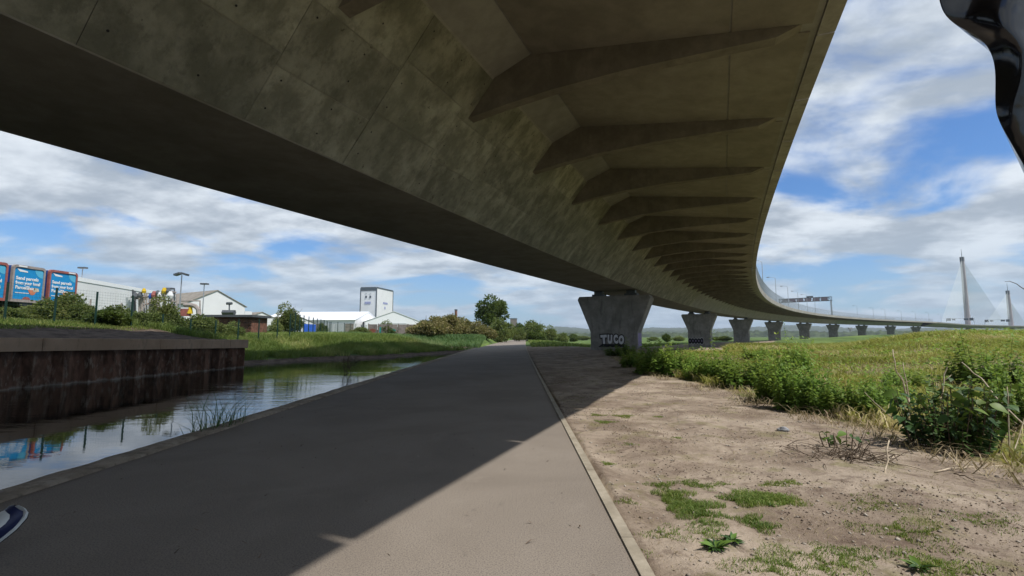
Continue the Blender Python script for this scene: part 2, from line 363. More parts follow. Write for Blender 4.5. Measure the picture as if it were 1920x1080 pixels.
# ------------------------------------------------------------------ viaduct alignment (superelevated curve turning right)
X0, Y0, TH0, KC, K2 = -10.778, 2.511, R(22.09), 0.0012, -3.0e-7
_ss = np.linspace(-200, 1150, 2701)
_th = TH0 + KC * _ss + K2 * _ss * np.abs(_ss)
_th = np.where(_ss < 560, _th, 0)
t560 = TH0 + KC * 560 + K2 * 560 * 560
_th = np.where(_ss >= 560, t560 + (0.865 - t560) * sstep(560, 640, _ss), _th)
_th = np.where(_ss >= 820, 0.865 + (1.03 - 0.865) * sstep(820, 900, _ss), _th)
_i0 = 400
_X = np.cumsum(np.sin(_th)) * 0.5; _X = _X - _X[_i0] + X0
_Y = np.cumsum(np.cos(_th)) * 0.5; _Y = _Y - _Y[_i0] + Y0
def CL(s): return float(np.interp(s, _ss, _X)), float(np.interp(s, _ss, _Y)), float(np.interp(s, _ss, _th))
def SOF(s):  # soffit height above ground datum
    s2 = min(s, 640)
    return CAMZ + 4.126 + 0.014506 * s2 - 1.0e-5 * s2 * abs(s2) + (0.004 * (s - 640) if s > 640 else 0)
def DP(s, lat, z):
    x, y, th = CL(s); return Vector((x + lat * math.cos(th), y - lat * math.sin(th), SOF(s) + z))
def lat_of(x, y):
    d = (_X[:2000] - x) ** 2 + (_Y[:2000] - y) ** 2; i = int(np.argmin(d)); th = _th[i]
    return float(_ss[i] + (x - _X[i]) * math.sin(th) + (y - _Y[i]) * math.cos(th)), float((x - _X[i]) * math.cos(th) - (y - _Y[i]) * math.sin(th))
EDGE = 13.83
# closed section: lateral, height above soffit
SEC = [(-2.5, 0), (2.5, 0), (5.18, 3.316), (6.34, 3.78), (13.45, 2.86), (13.45, 3.30), (0, 4.35), (-14.6, 5.2), (-14.6, 4.78), (-6.34, 4.45), (-5.18, 3.75)]

viaduct = empty('viaduct', (X0, Y0, 0))
tag(viaduct, 'long curved concrete road viaduct overhead on flared piers, with ribbed cantilever edge', 'bridge')
viaduct_inv = Vector((-X0, -Y0, 0))
def VP(v): return Vector(v) + viaduct_inv
def sweep(sec, ss, name, mat, parent, close=True, smooth=False):
    V = []; n = len(sec)
    for s in ss: V += [tuple(VP(DP(s, a, b))) for a, b in sec]
    F = []
    for i in range(len(ss) - 1):
        for k in range(n if close else n - 1):
            a = i * n + k; b = i * n + (k + 1) % n; F.append([a, a + n, b + n, b])
    F.append(list(range(n))); F.append([len(V) - n + k for k in range(n)][::-1])
    me = bpy.data.meshes.new(name); me.from_pydata(V, [], F); me.materials.append(mat); me.update()
    return link(name, me, parent)
sweep(SEC, list(np.arange(-150, 618, 3.0)) + [618.0], 'deck_girder', M['deck'], viaduct)

# web panels (board marked formwork bays) on the side of the box that faces the camera
wn_ = Vector((3.316, 0, -2.68)).normalized()   # outward normal in (lat, z)
wpan = []
def web_panel(s0, s1, t0, t1, proud):
    def P(s, t, off): return VP(DP(s, 2.5 + 2.68 * t + wn_.x * off, 3.316 * t + wn_.z * off))
    g = 0.006
    mb = MB(); mb.hexa([P(s0 + g, t0, -0.01), P(s1 - g, t0, -0.01), P(s1 - g, t1, -0.01), P(s0 + g, t1, -0.01),
                        P(s0 + g, t0, proud), P(s1 - g, t0, proud), P(s1 - g, t1, proud), P(s0 + g, t1, proud)])
    return mb.obj('web_panel', M['web'], viaduct)
s = -44.0; k = 0
while s < 95:
    L = 2.75
    cuts = [0.006, 0.30, 0.635, 0.985] if k % 2 else [0.006, 0.36, 0.70, 0.985]
    for a, b in zip(cuts[:-1], cuts[1:]):
        web_panel(s, s + L, a + 0.002, b - 0.002, 0.012 + 0.012 * rng.random())
    s += L; k += 1
th_ = MB(); s = -30.0
while s < 45:
    for t_ in (0.10, 0.25, 0.42, 0.58, 0.76, 0.92):
        o0 = .0265; c_ = VP(DP(s, 2.5 + 2.68 * t_ + wn_.x * o0, 3.316 * t_ + wn_.z * o0)); a_ = (VP(DP(s + .5, 2.5 + 2.68 * t_ + wn_.x * o0, 3.316 * t_ + wn_.z * o0)) - c_).normalized(); b_ = (VP(DP(s, 2.5 + 2.68 * (t_ + .1) + wn_.x * o0, 3.316 * (t_ + .1) + wn_.z * o0)) - c_).normalized()
        if rng.random() < .8: th_.add([c_ + (a_ * math.cos(q) + b_ * math.sin(q)) * .022 for q in np.linspace(0, 6.283, 9)[:-1]], [list(range(8))])
    s += 1.375
o = th_.obj('tie_hole', M['black'], viaduct); o['kind'] = 'stuff'
# slab soffit panels between ribs and ribs
RS0, RSP = 14.438, 5.493
def slab_z(lat): return 3.78 + (lat - 6.34) * (2.86 - 3.78) / (13.45 - 6.34)
def slab_zl(a): return 4.45 + (a - 6.34) * (4.60 - 4.45) / (13.45 - 6.34)
def rib_local(side):
    if side > 0:
        poly = [(4.29, 2.213), (5.18, 3.30), (6.34, 3.77), (13.1, 2.90), (12.55, 2.70), (11.0, 2.70), (9.0, 2.69), (7.0, 2.58), (5.6, 2.42)]
    else:
        poly = [(4.4, 2.75), (5.18, 3.74), (6.34, 4.44), (14.2, 4.78), (13.6, 4.55), (10.0, 4.1), (6.0, 3.2)]
    return poly
ribs = {}
for side in (1, -1):
    for n in range(-12, 105):
        s = RS0 + n * RSP
        if s > 612 or (side < 0 and (s > 330 or s < -20)): continue
        x, y, th = CL(s)
        if side not in ribs:
            mb = MB(); poly = rib_local(side); q = len(poly); t = 0.17
            V = [(side * a, -t * (0.8 if b < 2.8 else 1), b) for a, b in poly] + [(side * a, t * (0.8 if b < 2.8 else 1), b) for a, b in poly]
            V = [(a, (-t if i < q else t), b) for i, (a, _, b) in enumerate(V)]
            mb.add(V, [list(range(q)), list(range(q, 2 * q))[::-1]] + [[i, i + q, (i + 1) % q + q, (i + 1) % q] for i in range(q)])
            ribs[side] = mb.mesh('rib', M['rib'])
        link('rib', ribs[side], viaduct, VP((x, y, SOF(s))), -th)
for n in range(-10, 60):
    s0 = RS0 + n * RSP + 0.19; s1 = s0 + RSP - 0.38
    if s1 > 340: break
    for a, b in ((6.40, 11.55), (11.60, 13.30)) if n < 30 else ():
        mb = MB()
        mb.hexa([VP(DP(s0, a, slab_z(a) - 0.03)), VP(DP(s1, a, slab_z(a) - 0.03)), VP(DP(s1, b, slab_z(b) - 0.03)), VP(DP(s0, b, slab_z(b) - 0.03)),
                 VP(DP(s0, a, slab_z(a) + 0.02)), VP(DP(s1, a, slab_z(a) + 0.02)), VP(DP(s1, b, slab_z(b) + 0.02)), VP(DP(s0, b, slab_z(b) + 0.02))])
        mb.obj('slab_panel', M['slab'], viaduct)
# precast parapet units with open joints; sunlight falls through the joints on to the path
PP = 3.66; sp_hit, _l = lat_of(-1.17 + SUNV.x * 6.1, 3.8 + SUNV.y * 6.1)
s = sp_hit - PP * 14; cnt = 0
while s < 614:
    L = PP if s < 330 else PP * 4
    g = 0.028
    for side in (1, -1):
        if side < 0 and s > 300 and cnt > 290: continue
        zb = 2.81 if side > 0 else 4.72; wd_ = 0.0 if side > 0 else 1.15
        def P(ss_, a, b): return VP(DP(ss_, side * (a + wd_), zb + b))
        mb = MB()
        a0, a1 = s + g, s + L - g
        for (bi, bo, lo, hi) in ((13.46, EDGE, 0.0, 0.5), (13.56, EDGE, 0.5, 1.12)):
            mb.hexa([P(a0, bi, lo), P(a1, bi, lo), P(a1, bo, lo), P(a0, bo, lo), P(a0, bi, hi), P(a1, bi, hi), P(a1, bo, hi), P(a0, bo, hi)])
        if side > 0 or s < 200: mb.obj('parapet_panel', M['parapet'], viaduct); cnt += 1
        elif L > PP: mb.obj('parapet_panel', M['parapet'], viaduct)
    s += L
# wind fence on the parapet: posts and rails
pm = MB(); pm.box((0, 0, 1.25), (0.10, 0.10, 2.5)); pmesh = pm.mesh('fence_post', M['steel'])
n = 0
for s in np.arange(46, 612, 2.44):
    x, y, th = CL(s); q = DP(s, 13.7, 3.93); link('fence_post', pmesh, viaduct, VP(q), -th)
pl = MB()
for s in np.arange(46, 612, 2.44):
    q = VP(DP(s, -14.85, 5.84)); pl.box(q + Vector((0, 0, 1.25)), (0.10, 0.10, 2.5))
for k, (lat, zb) in enumerate(((13.7, 3.93), (-14.85, 5.84))):
    mb = MB()
    for h in (0.45, 0.95, 1.45, 1.95, 2.45):
        mb.tube([VP(DP(s, lat, zb + h)) for s in np.arange(46, 612, 6.1)], 0.04, 4)
    mb.obj('fence_rail', M['steel'], viaduct)
o = pl.obj('fence_post', M['steel'], viaduct); o['kind'] = 'stuff'; o['label'] = 'wind fence posts along the far edge of the deck'

# piers
def pier_mesh(H, ground):
    # profile in (lat, z): top width 7.8, base width 5.0
    zt = H; zf = H - 3.8; zc = H - 0.33
    prof = [(-2.5, ground), (2.5, ground), (2.5, zf), (3.9, zc - 0.02), (3.72, zt), (-3.72, zt), (-3.9, zc - 0.02), (-2.5, zf)]
    t = 1.1; q = len(prof)
    V = [(a, -t, b) for a, b in prof] + [(a, t, b) for a, b in prof]
    F = [list(range(q)), list(range(q, 2 * q))[::-1]] + [[i, i + q, (i + 1) % q + q, (i + 1) % q] for i in range(q)]
    me = bpy.data.meshes.new('pier'); me.from_pydata(V, [], F); me.materials.append(M['pier']); me.update(); return me
piers = []
for i in range(-2, 9):
    s = 54.0 + 69.97 * i; x, y, th = CL(s); top = SOF(s) - 0.62
    o = link('pier', pier_mesh(top, -0.9 if i <= 0 else -2.2), viaduct, VP((x, y, 0)), -th)
    bv = o.modifiers.new('bevel', 'BEVEL'); bv.width = 0.07; bv.segments = 2
    for lat in (-1.75, 1.75):
        mb = MB(); mb.box((lat, 0, top + 0.12), (1.3, 1.2, 0.24)); mb.box((lat, 0, top + 0.42), (0.9, 0.9, 0.40)); mb.obj('bearing', M['dsteel'], o)
    piers.append(o)
def text_mesh(txt, size, offset=0.0, shear=0.0, name='lettering', space=1.0, spline=1.0):
    c = bpy.data.curves.new(name, 'FONT'); c.body = txt; c.size = size; c.offset = offset; c.shear = shear; c.align_x = 'LEFT'; c.align_y = 'TOP'
    c.space_character = space; c.space_line = spline; c.resolution_u = 3; c.extrude = 0.004
    o = bpy.data.objects.new('tmp_text', c); col.objects.link(o)
    dg = bpy.context.evaluated_depsgraph_get(); me = bpy.data.meshes.new_from_object(o.evaluated_get(dg))
    bpy.data.objects.remove(o); bpy.data.curves.remove(c)
    return me
def text_obj(txt, size, mat, parent, loc, rot, offset=0.0, shear=0.0, name='lettering', sx=1.0, space=1.0, spline=1.0):
    me = text_mesh(txt, size, offset, shear, name, space, spline); me.materials.clear(); me.materials.append(mat); me.name = name
    o = link(name, me, parent, loc); o.rotation_euler = rot; o.scale = (sx, 1, 1); return o
P1 = piers[2]
# graffiti on the near pier's face (local -y faces the camera)
def on_face(px, py, s):
    """lateral and height of the pier face point seen at a pixel"""
    x, y, th = CL(s); p = np.array([x - math.sin(th) * 1.1, y - math.cos(th) * 1.1]); nrm = np.array([math.sin(th), math.cos(th)])
    r = ray(px, py); t = (p @ nrm) / (r[:2] @ nrm); q = np.array([0, 0, CAMZ]) + r * t
    return (q[0] - x) * math.cos(th) - (q[1] - y) * math.sin(th), q[2]
l0, zt0 = on_face(1124, 627.5, 54); l1, zb0 = on_face(1171, 649, 54)
Lw = l1 - l0; Lh = zt0 - zb0
letters = [('T', 0.0, 0.30, 0.0), ('U', 0.31, 0.22, 0.05), ('C', 0.53, 0.21, 0.03), ('O', 0.755, 0.245, -0.02)]
sizes = {}
for ch, fx, fw, dz in letters:
    for lay, (matn, off, yy) in enumerate((('black', 0.19, -1.118), ('graywhite', 0.085, -1.130))):
        me = text_mesh(ch, 1.0, off); xs = [v.co.x for v in me.vertices]; ys = [v.co.y for v in me.vertices]
        if lay == 0: sizes[ch] = (min(xs), max(xs), min(ys), max(ys))
        a, b, c_, d_ = sizes[ch]; sxx = Lw * fw * 1.12 / (b - a); syy = Lh / (d_ - c_)
        me.materials.clear(); me.materials.append(M[matn])
        o = link('graffiti_outline' if lay == 0 else 'graffiti_letter', me, P1, (l0 + Lw * fx - a * sxx, yy, zb0 + (0.12 + dz) * Lh * 0.6 - c_ * syy))
        o.rotation_euler = (R(90), R({'T': -3, 'U': 2, 'C': -4, 'O': 3}[ch]), 0); o.scale = (sxx, syy, 1)
mb = MB(); mb.hexa([(l0 - 0.15, -1.112, zb0 - .12), (l1 + 0.35, -1.112, zb0 - .12), (l1 + 0.35, -1.09, zb0 - .12), (l0 - .15, -1.09, zb0 - .12),
                    (l0 + 0.25, -1.112, zb0 + .2), (l1 + 0.02, -1.112, zb0 + .2), (l1 + 0.02, -1.09, zb0 + .2), (l0 + .25, -1.09, zb0 + .2)])
mb.obj('graffiti_shadow', M['black'], P1)
mb = MB(); mb.box((2.505, 0.0, 1.15), (0.02, 1.7, 1.3)); mb.obj('graffiti_patch', M['lilac'], P1)
mb = MB(); mb.box((2.515, 0.0, 0.25), (0.02, 1.9, 0.14)); mb.obj('graffiti_line', M['black'], P1)
# dark rounded scrawl on the second pier
l0, zt0 = on_face(1291, 634, 124); l1, zb0 = on_face(1319, 645, 124)
def disc(mb, cx, cz, rx, rz, y, n=18, y2=None):
    V = [(cx, y, cz)] + [(cx + rx * math.cos(2 * math.pi * k / n), y, cz + rz * math.sin(2 * math.pi * k / n)) for k in range(n)]
    mb.add(V, [[0, k + 1, (k + 1) % n + 1] for k in range(n)])
for k in range(5):
    cx = l0 + (l1 - l0) * (k + 0.5) / 5; rx = (l1 - l0) / 5 * 0.62; rz_ = (zt0 - zb0) * (0.5 if k < 4 else 0.56); cz = (zt0 + zb0) / 2
    mb = MB(); disc(mb, cx, cz, rx * 1.12, rz_ * 1.12, -1.115 - .002 * k); mb.obj('graffiti_outline', M['graywhite'], piers[3])
for k in range(5):
    cx = l0 + (l1 - l0) * (k + 0.5) / 5; rx = (l1 - l0) / 5 * 0.62; rz_ = (zt0 - zb0) * (0.5 if k < 4 else 0.56); cz = (zt0 + zb0) / 2
    mb = MB(); disc(mb, cx, cz, rx, rz_, -1.13 - .002 * k); mb.obj('graffiti_blob', M['black'], piers[3])
    mb = MB(); disc(mb, cx, cz + .05, rx * .22, rz_ * .35, -1.145 - .002 * k); mb.obj('graffiti_dot', M['lilac'], piers[3])

# lamp columns standing on the deck edge
def s_at_px(px, lat=13.6, lo=60, hi=900):
    best = None
    for s in np.arange(lo, hi, 1.0):
        x, y, th = CL(s); u = 960 + FPX * (x + lat * math.cos(th)) / (y - lat * math.sin(th))
        if u >= px: return float(s)
    return hi
def lamp_meshes():
    a = MB(); a.tube([(0, 0, 0), (0, 0, 8.2)], 0.11, 8, 0.06); b = MB(); b.tube([(0, 0, 8.15), (-0.5, 0, 8.55), (-1.6, 0, 8.65)], 0.05, 6, 0.04)
    c = MB(); c.box((-2.0, 0, 8.66), (0.9, 0.34, 0.14)); c.box((-2.0, 0, 8.56), (0.7, 0.26, 0.08))
    return a.mesh('column', M['steel']), b.mesh('arm', M['steel']), c.mesh('lamp_head', M['steel'])
LM = lamp_meshes()
lamp_px = [1436, 1459, 1481, 1499, 1515, 1530, 1608, 1638, 1660, 1690, 1716, 1741, 1764]
ordn = ['first and nearest', 'second', 'third', 'fourth', 'fifth', 'sixth', 'seventh', 'eighth', 'ninth', 'tenth', 'eleventh', 'twelfth', 'thirteenth']
for i, px in enumerate(lamp_px):
    s = s_at_px(px); x, y, th = CL(s); q = DP(s, 13.3, 3.4)
    e = empty('street_lamp', q, -th)
    tag(e, 'slim street lamp on the viaduct edge, %s from the left' % ordn[i], 'street lamp', 'street lamps along the viaduct deck')
    for nm, me in zip(('column', 'arm', 'lamp_head'), LM): link(nm, me, e)
# sign gantry over the carriageway
sg = s_at_px(1561); x, y, th = CL(sg); g = empty('sign_gantry', DP(sg, 13.2, 3.4), -th)
tag(g, 'long grey steel lattice gantry spanning the viaduct carriageway above the wind fence', 'gantry')
HG = 9.0
for lat, zz0 in ((0, 0), (-26.4, 1.7)):
    for dy in (-0.8, 0.8):
        mb = MB(); mb.box((lat, dy, (HG + zz0) / 2), (0.5, 0.45, HG - zz0)); mb.obj('leg', M['steel'], g)
mb = MB()
for yy in (-0.9, 0.9):
    for z in (HG, HG + 2.1): mb.box((-13.2, yy, z), (27.4, 0.28, 0.28))
    for k in range(19):
        mb.box((-k * 1.5 + 0.3, yy, HG + 1.05), (0.14, 0.14, 2.1))
        if k < 18: mb.tube([(-k * 1.5 + .3, yy, HG), (-(k + 1) * 1.5 + .3, yy, HG + 2.1)], 0.07, 4)
mb.obj('truss', M['dsteel'], g)
for k in range(6):
    mb = MB(); mb.box((-3.0 - k * 4.1, -1.1, HG + 0.95), (3.3, 0.12, 1.8)); mb.obj('sign_panel', plain('grey_sign_back', (0.22, 0.18, 0.20), 0.6) if k == 0 else bpy.data.materials['grey_sign_back'], g)
mb = MB(); mb.box((-10.5, 0, HG + 2.7), (3.4, 0.5, 0.9)); mb.obj('sign_box', M['dsteel'], g)

# ------------------------------------------------------------------ cable stayed bridge beyond
s1_ = s_at_px(1813, 0, 600, 1149); s2_ = s_at_px(1893, 0, s1_ + 100, 1140); print('pylons', s1_, s2_)
csb = empty('cable_stayed_bridge', (*CL(s1_)[:2], 0))
tag(csb, 'distant cable stayed bridge with slender pylons and pale fans of stay cables', 'bridge')
cinv = Vector((-CL(s1_)[0], -CL(s1_)[1], 0))
V = []; SS = list(np.arange(618, 1148, 10.0)); sec = [(-5, 0.2), (5, 0.2), (13.5, 2.9), (13.8, 4.0), (-13.8, 5.6), (-13.5, 4.5)]
for s in SS: V += [tuple(DP(s, a, b) + cinv) for a, b in sec]
n = len(sec); F = [[i * n + k, (i + 1) * n + k, (i + 1) * n + (k + 1) % n, i * n + (k + 1) % n] for i in range(len(SS) - 1) for k in range(n)]
me = bpy.data.meshes.new('deck'); me.from_pydata(V, [], F); me.materials.append(M['deck']); link('deck', me, csb)
for sP, Htop, half in ((s1_, float(at(1806, 482, CL(s1_)[1])[2]), 150.0), (s2_, float(at(1890, 545, CL(s2_)[1])[2]), 110.0)):
    x, y, th = CL(sP); base = Vector((x, y, 0)) + cinv
    dist = math.hypot(x, y)
    mb = MB(); mb.tube([base + Vector((0, 0, -3)), base + Vector((0, 0, SOF(sP) + 3)), base + Vector((0, 0, Htop * .6)), base + Vector((0, 0, Htop))], [3.4, 3.0, 2.6, 2.1], 8)
    po = mb.obj('pylon', M['pylon'], csb)
    mb = MB(); mb.box(base + Vector((0, 0, Htop - 3)), (3.9, 3.9, 6.0), -th); mb.obj('anchor_head', M['darktrim'], po)
    mb = MB(); mb.tube([base + Vector((0, 0, Htop)), base + Vector((0, 0, Htop + 11))], 0.35, 5, 0.15); mb.obj('mast', M['dsteel'], po)
    for sd in (-1, 1):
        for k in range(19):
            f = (k + 1) / 19
            a = base + Vector((0, 0, Htop * (0.52 + 0.44 * f))); s_ = sP + sd * half * f
            if s_ > 1147: continue
            b = DP(s_, 0, 4.4) + cinv
            mb = MB(); mb.tube([a, b], 0.17, 4, cap=False); mb.obj('stay_cable', M['cable'], csb)
for px, dirn in ((1813, 0), (1896, 1)):
    for j, (dx, wdt) in enumerate(((-17.5, 4.3), (-9, 6), (10, 6.5), (19, 4.2))):
        sx_ = (s1_ - 40) if dirn == 0 else s2_ - 40
    # lane control signs on a light gantry in front of each pylon
    sx_ = (s1_ - 30) if dirn == 0 else s2_ - 60
    x, y, th = CL(sx_); g = empty('lane_sign_gantry', DP(sx_, 0, 4.2), -th)
    tag(g, 'row of small dark lane signs across the deck in front of the %s pylon' % ('taller near' if dirn == 0 else 'shorter far'), 'gantry')
    for j, lat in enumerate((-11, -6, 6, 11)):
        mb = MB(); mb.box((lat, 0, 7.0), (3.6 if j % 2 else 4.4, 0.5, 3.4 if j in (0, 3) else 2.2)); mb.obj('sign_panel', M['darktrim'], g)
    mb = MB(); mb.box((0, 0.4, 8.3), (28, 0.4, 0.4)); mb.obj('beam', M['steel'], g)
    for lat in (-13.3, 13.3): mb = MB(); mb.box((lat, 0.4, 4.0), (0.4, 0.4, 8.4)); mb.obj('leg', M['steel'], g)

# ------------------------------------------------------------------ terrain
W1 = np.array([(-5, -60), (-5, 57), (-6.3, 58.5), (-8.3, 53.5), (-12, 43.8), (-15.8, 40.2), (-18.6, 34.2), (-17.2, 31.2), (-18.75, 18.4), (-21.5, -2), (-29, -60)], float)
W2 = np.array([(-5.2, 63), (-5.1, 78), (-8, 85), (-13, 84), (-17, 74), (-13.5, 66), (-9, 61.5)], float)
def sdf(P, x, y):
    d = np.full(x.shape, 1e9); ins = np.zeros(x.shape, bool); n = len(P)
    for i in range(n):
        a = P[i]; b = P[(i + 1) % n]; ab = b - a
        t = np.clip(((x - a[0]) * ab[0] + (y - a[1]) * ab[1]) / (ab @ ab), 0, 1)
        d = np.minimum(d, np.hypot(x - a[0] - t * ab[0], y - a[1] - t * ab[1]))
        c = ((a[1] > y) != (b[1] > y)) & (x < (b[0] - a[0]) * (y - a[1]) / (b[1] - a[1] + 1e-12) + a[0]); ins ^= c
    return np.where(ins, -d, d)
def path_l(y): y = np.asarray(y, float); return -4.62 + 0.00017 * np.clip(y - 20, 0, 400) ** 2
def path_r(y): y = np.asarray(y, float); return 0.77 + 0.0105 * y + 0.00009 * np.clip(y, 0, 400) ** 2
def wall_x(y): return np.interp(y, [-60, -2, 18.4, 31.2], [-29, -21.5, -18.75, -17.2])
WATER = -0.5
def veg_x(y): return np.interp(y, [0, 5.5, 7, 10, 15, 20, 30, 40, 60, 90], [6.6, 5.6, 5.9, 5.7, 5.9, 5.6, 7.0, 8.2, 11.5, 13])
_sl = _ss[300:1400:4]; _slx = _X[300:1400:4]; _sly = _Y[300:1400:4]; _slt = _th[300:1400:4]
def deck_lat(x, y):
    xs = x.ravel(); ys = y.ravel(); out = np.empty(xs.shape)
    for i in range(0, len(xs), 20000):
        dx = xs[i:i + 20000, None] - _slx; dy = ys[i:i + 20000, None] - _sly
        j = np.argmin(dx * dx + dy * dy, 1); r_ = np.arange(len(j))
        out[i:i + 20000] = dx[r_, j] * np.cos(_slt[j]) - dy[r_, j] * np.sin(_slt[j])
    return out.reshape(x.shape)
def terrain(x, y, detail=True):
    x = np.asarray(x, float); y = np.asarray(y, float)
    pr = path_r(y); pl_ = path_l(y)
    # right of the path
    marsh = sstep(50, 115, y) * sstep(2.5, 16, x - pr)
    z = -1.15 * marsh
    z = z + 0.22 * sstep(0.3, 4, x - veg_x(y)) * (1 - sstep(45, 80, y))
    z = z + 1.25 * sstep(22.0, 32.0, x - (y - 35) * .6) * np.exp(-((y - 36) / 14) ** 2) * (1 - sstep(50, 75, x)) + 0.35 * np.exp(-((x - 20) / 9) ** 2 - ((y - 26) / 8) ** 2)
    z = z + 3.0 * np.exp(-((x - 118) / 34) ** 2 - ((y - 150) / 20) ** 2) + 1.5 * np.exp(-((x - 170) / 40) ** 2 - ((y - 175) / 20) ** 2)
    if detail:
        rough = sstep(0.0, 0.5, x - pr) * (1 - sstep(60, 90, y))
        z = z + rough * ((fbm(x * 0.5, y * 0.5, 3) - 0.5) * 0.16 + (fbm(x * 3.1, y * 3.1, 4) - 0.5) * 0.055)
        z = z + 0.25 * (fbm(x * 0.07, y * 0.07, 3) - 0.5) * marsh * 2
    # left of the path
    left = x < pl_ + 0.1
    d1 = sdf(W1, x, y); d2 = sdf(W2, x, y); d = np.minimum(d1, d2)
    wx = wall_x(y); behind = (y < 31.6) & (x < -12)
    terr = 1.30 + 0.95 * sstep(1.0, 9.0, wx - x) + 0.9 * sstep(12, 24, wx - x)
    zb_wall = np.where(d1 > 0, WATER - 0.4 + (terr - WATER + 0.4) * sstep(0.62, 0.95, d1), WATER - 0.55)
    hi = 1.30 + 0.7 * sstep(-24, -34, x) * 1.0
    hi = np.where(y > 60, 1.30 - 0.4 * sstep(60, 130, y), hi)
    bank = np.where(d > 0, WATER - 0.05 + 0.28 * sstep(0, 1.4, d) + (hi - WATER - 0.23) * sstep(1.0, 7.0, d), WATER - 0.05 - 0.5 * sstep(0, 1.2, -d))
    near_path = sstep(2.5, 0.2, pl_ - x)
    zl = np.where(behind, zb_wall, bank)
    if detail: zl = zl + (fbm(x * 0.9, y * 0.9, 4) - 0.5) * 0.22 * (d > 0.4)
    zl = np.where((y > 86) | ((y > 58) & (y < 62)), zl * (1 - near_path) + (-0.06) * near_path, zl)
    z = np.where(left, zl, z)
    # under the path sheet and its edges
    onp = (x > pl_ - 0.30) & (x < pr + 0.09)
    z = np.where(onp, -0.12, z)
    z = np.where((x > pr + 0.09) & (x < pr + 0.25), np.minimum(z, -0.005), z)
    return z
def axis(segs):
    out = []
    for a, b, st in segs: out += list(np.arange(a, b, st))
    return np.array(out + [segs[-1][1]])
gx = axis([(-6000, -1200, 800), (-1200, -300, 100), (-300, -80, 20), (-80, -40, 3), (-40, -23, 1), (-23, -4, 0.33), (-4, 0.7, 0.8), (0.7, 8, 0.07), (8, 16, 0.25), (16, 50, 0.8), (50, 200, 4), (200, 600, 25), (600, 1400, 100), (1400, 7000, 800)])
gy = axis([(-200, -20, 20), (-20, 2, 1.5), (2, 12, 0.075), (12, 20, 0.15), (20, 34, 0.33), (34, 62, 0.5), (62, 120, 1.0), (120, 220, 4), (220, 600, 20), (600, 1500, 100), (1500, 8000, 800)])
GX, GY = np.meshgrid(gx, gy, indexing='ij'); GZ = terrain(GX, GY)
lat = deck_lat(GX, GY)
prg = path_r(GY); vx = veg_x(GY)
dirt = sstep(0.6, -0.6, GX - vx) * (GX > prg) * (1 - sstep(66, 78, GY))
dirt = np.maximum(dirt, sstep(13.5, 10.5, np.abs(lat)) * (GX > prg + 2) * sstep(20, 26, GY) * (1 - sstep(300, 340, GY)))
dirt = np.maximum(dirt, 0.52 * np.exp(-((GX - 16.5) / 5.5) ** 2 - ((GY - 16.8) / 1.4) ** 2) * 1.3)
dirt = np.maximum(dirt, .6 * np.exp(-((GX - 10.5) / 2.8) ** 2 - ((GY - 24) / 5) ** 2))
dirt = np.maximum(dirt, ((GX < -12) & (GY < 31.2)) * sstep(7.0, 5.0, wall_x(GY) - GX) * 1.0)
dryz = (GX > 3) * (GY < 75) * (1 - sstep(40, 75, GY)) * 0.85
dwat = np.minimum(sdf(W1, GX, GY), sdf(W2, GX, GY))
mudm = (GX < path_l(GY)) * sstep(2.0, 0.9, dwat) * np.where((GY < 31.3), (dwat < 0.2), 1)
mudm = np.maximum(mudm, ((GX < -12) & (GY < 31.2)) * sstep(7.5, 6.0, wall_x(GY) - GX) * .85)
nx, ny = GX.shape; idx = np.arange(nx * ny).reshape(nx, ny)
F = np.stack([idx[:-1, :-1], idx[1:, :-1], idx[1:, 1:], idx[:-1, 1:]], -1).reshape(-1, 4)
ter = link('ground', mesh_np('ground', np.stack([GX, GY, GZ], -1).reshape(-1, 3), F, M['ground'], True, dict(dirt=dirt.ravel(), dry=dryz.ravel(), mud=mudm.ravel())))
ter['kind'] = 'structure'
TZ = lambda x, y: float(terrain(np.array([float(x)]), np.array([float(y)]))[0])

# water
mb = MB(); mb.add([(-40, -60, WATER), (-4.9, -60, WATER), (-4.9, 96, WATER), (-40, 96, WATER)], [[0, 1, 2, 3]])
o = mb.obj('canal_water', M['water']); o['kind'] = 'structure'
# path
ys = axis([(-30, 0, 5), (0, 40, 1), (40, 230, 5)])
V = []; 
for y in ys: V += [(float(path_l(y)) + 0.0, y, 0.0), (float(path_r(y)), y, 0.0)]
F = np.array([[2 * i, 2 * i + 1, 2 * i + 3, 2 * i + 2] for i in range(len(ys) - 1)])
o = link('path', mesh_np('path', V, F, M['asphalt'])); o['kind'] = 'structure'
# rough concrete edging along the water
es = axis([(-30, 2, 1), (2, 14, 0.12), (14, 62, 0.5)])
V = []
for y in es:
    j = 0.045 * (fbm(np.array([y * 1.7]), np.array([3.0]))[0] - 0.5) * 2; k = 0.02 * (fbm(np.array([y * 3.1]), np.array([9.0]))[0] - 0.5); xl = float(path_l(y)); i_ = 0.05 * (fbm(np.array([y * 2.3]), np.array([31.0]))[0] - 0.5)
    V += [(xl + 0.015 + i_, y, -0.05), (xl - 0.01 + i_, y, 0.022 + k), (xl - 0.18, y, 0.034 + k * 1.5), (xl - 0.33 + j, y, 0.02 + k), (xl - 0.37 + j, y, -0.05), (xl - 0.36 + j * .5, y, -1.2)]
n = 6; F = np.array([[i * n + k, i * n + k + 1, (i + 1) * n + k + 1, (i + 1) * n + k] for i in range(len(es) - 1) for k in range(n - 1)])
o = link('canal_edging', mesh_np('canal_edging', V, F, M['edge'], True))
tag(o, 'rough weathered concrete coping strip between the canal water and the path', 'canal edge')
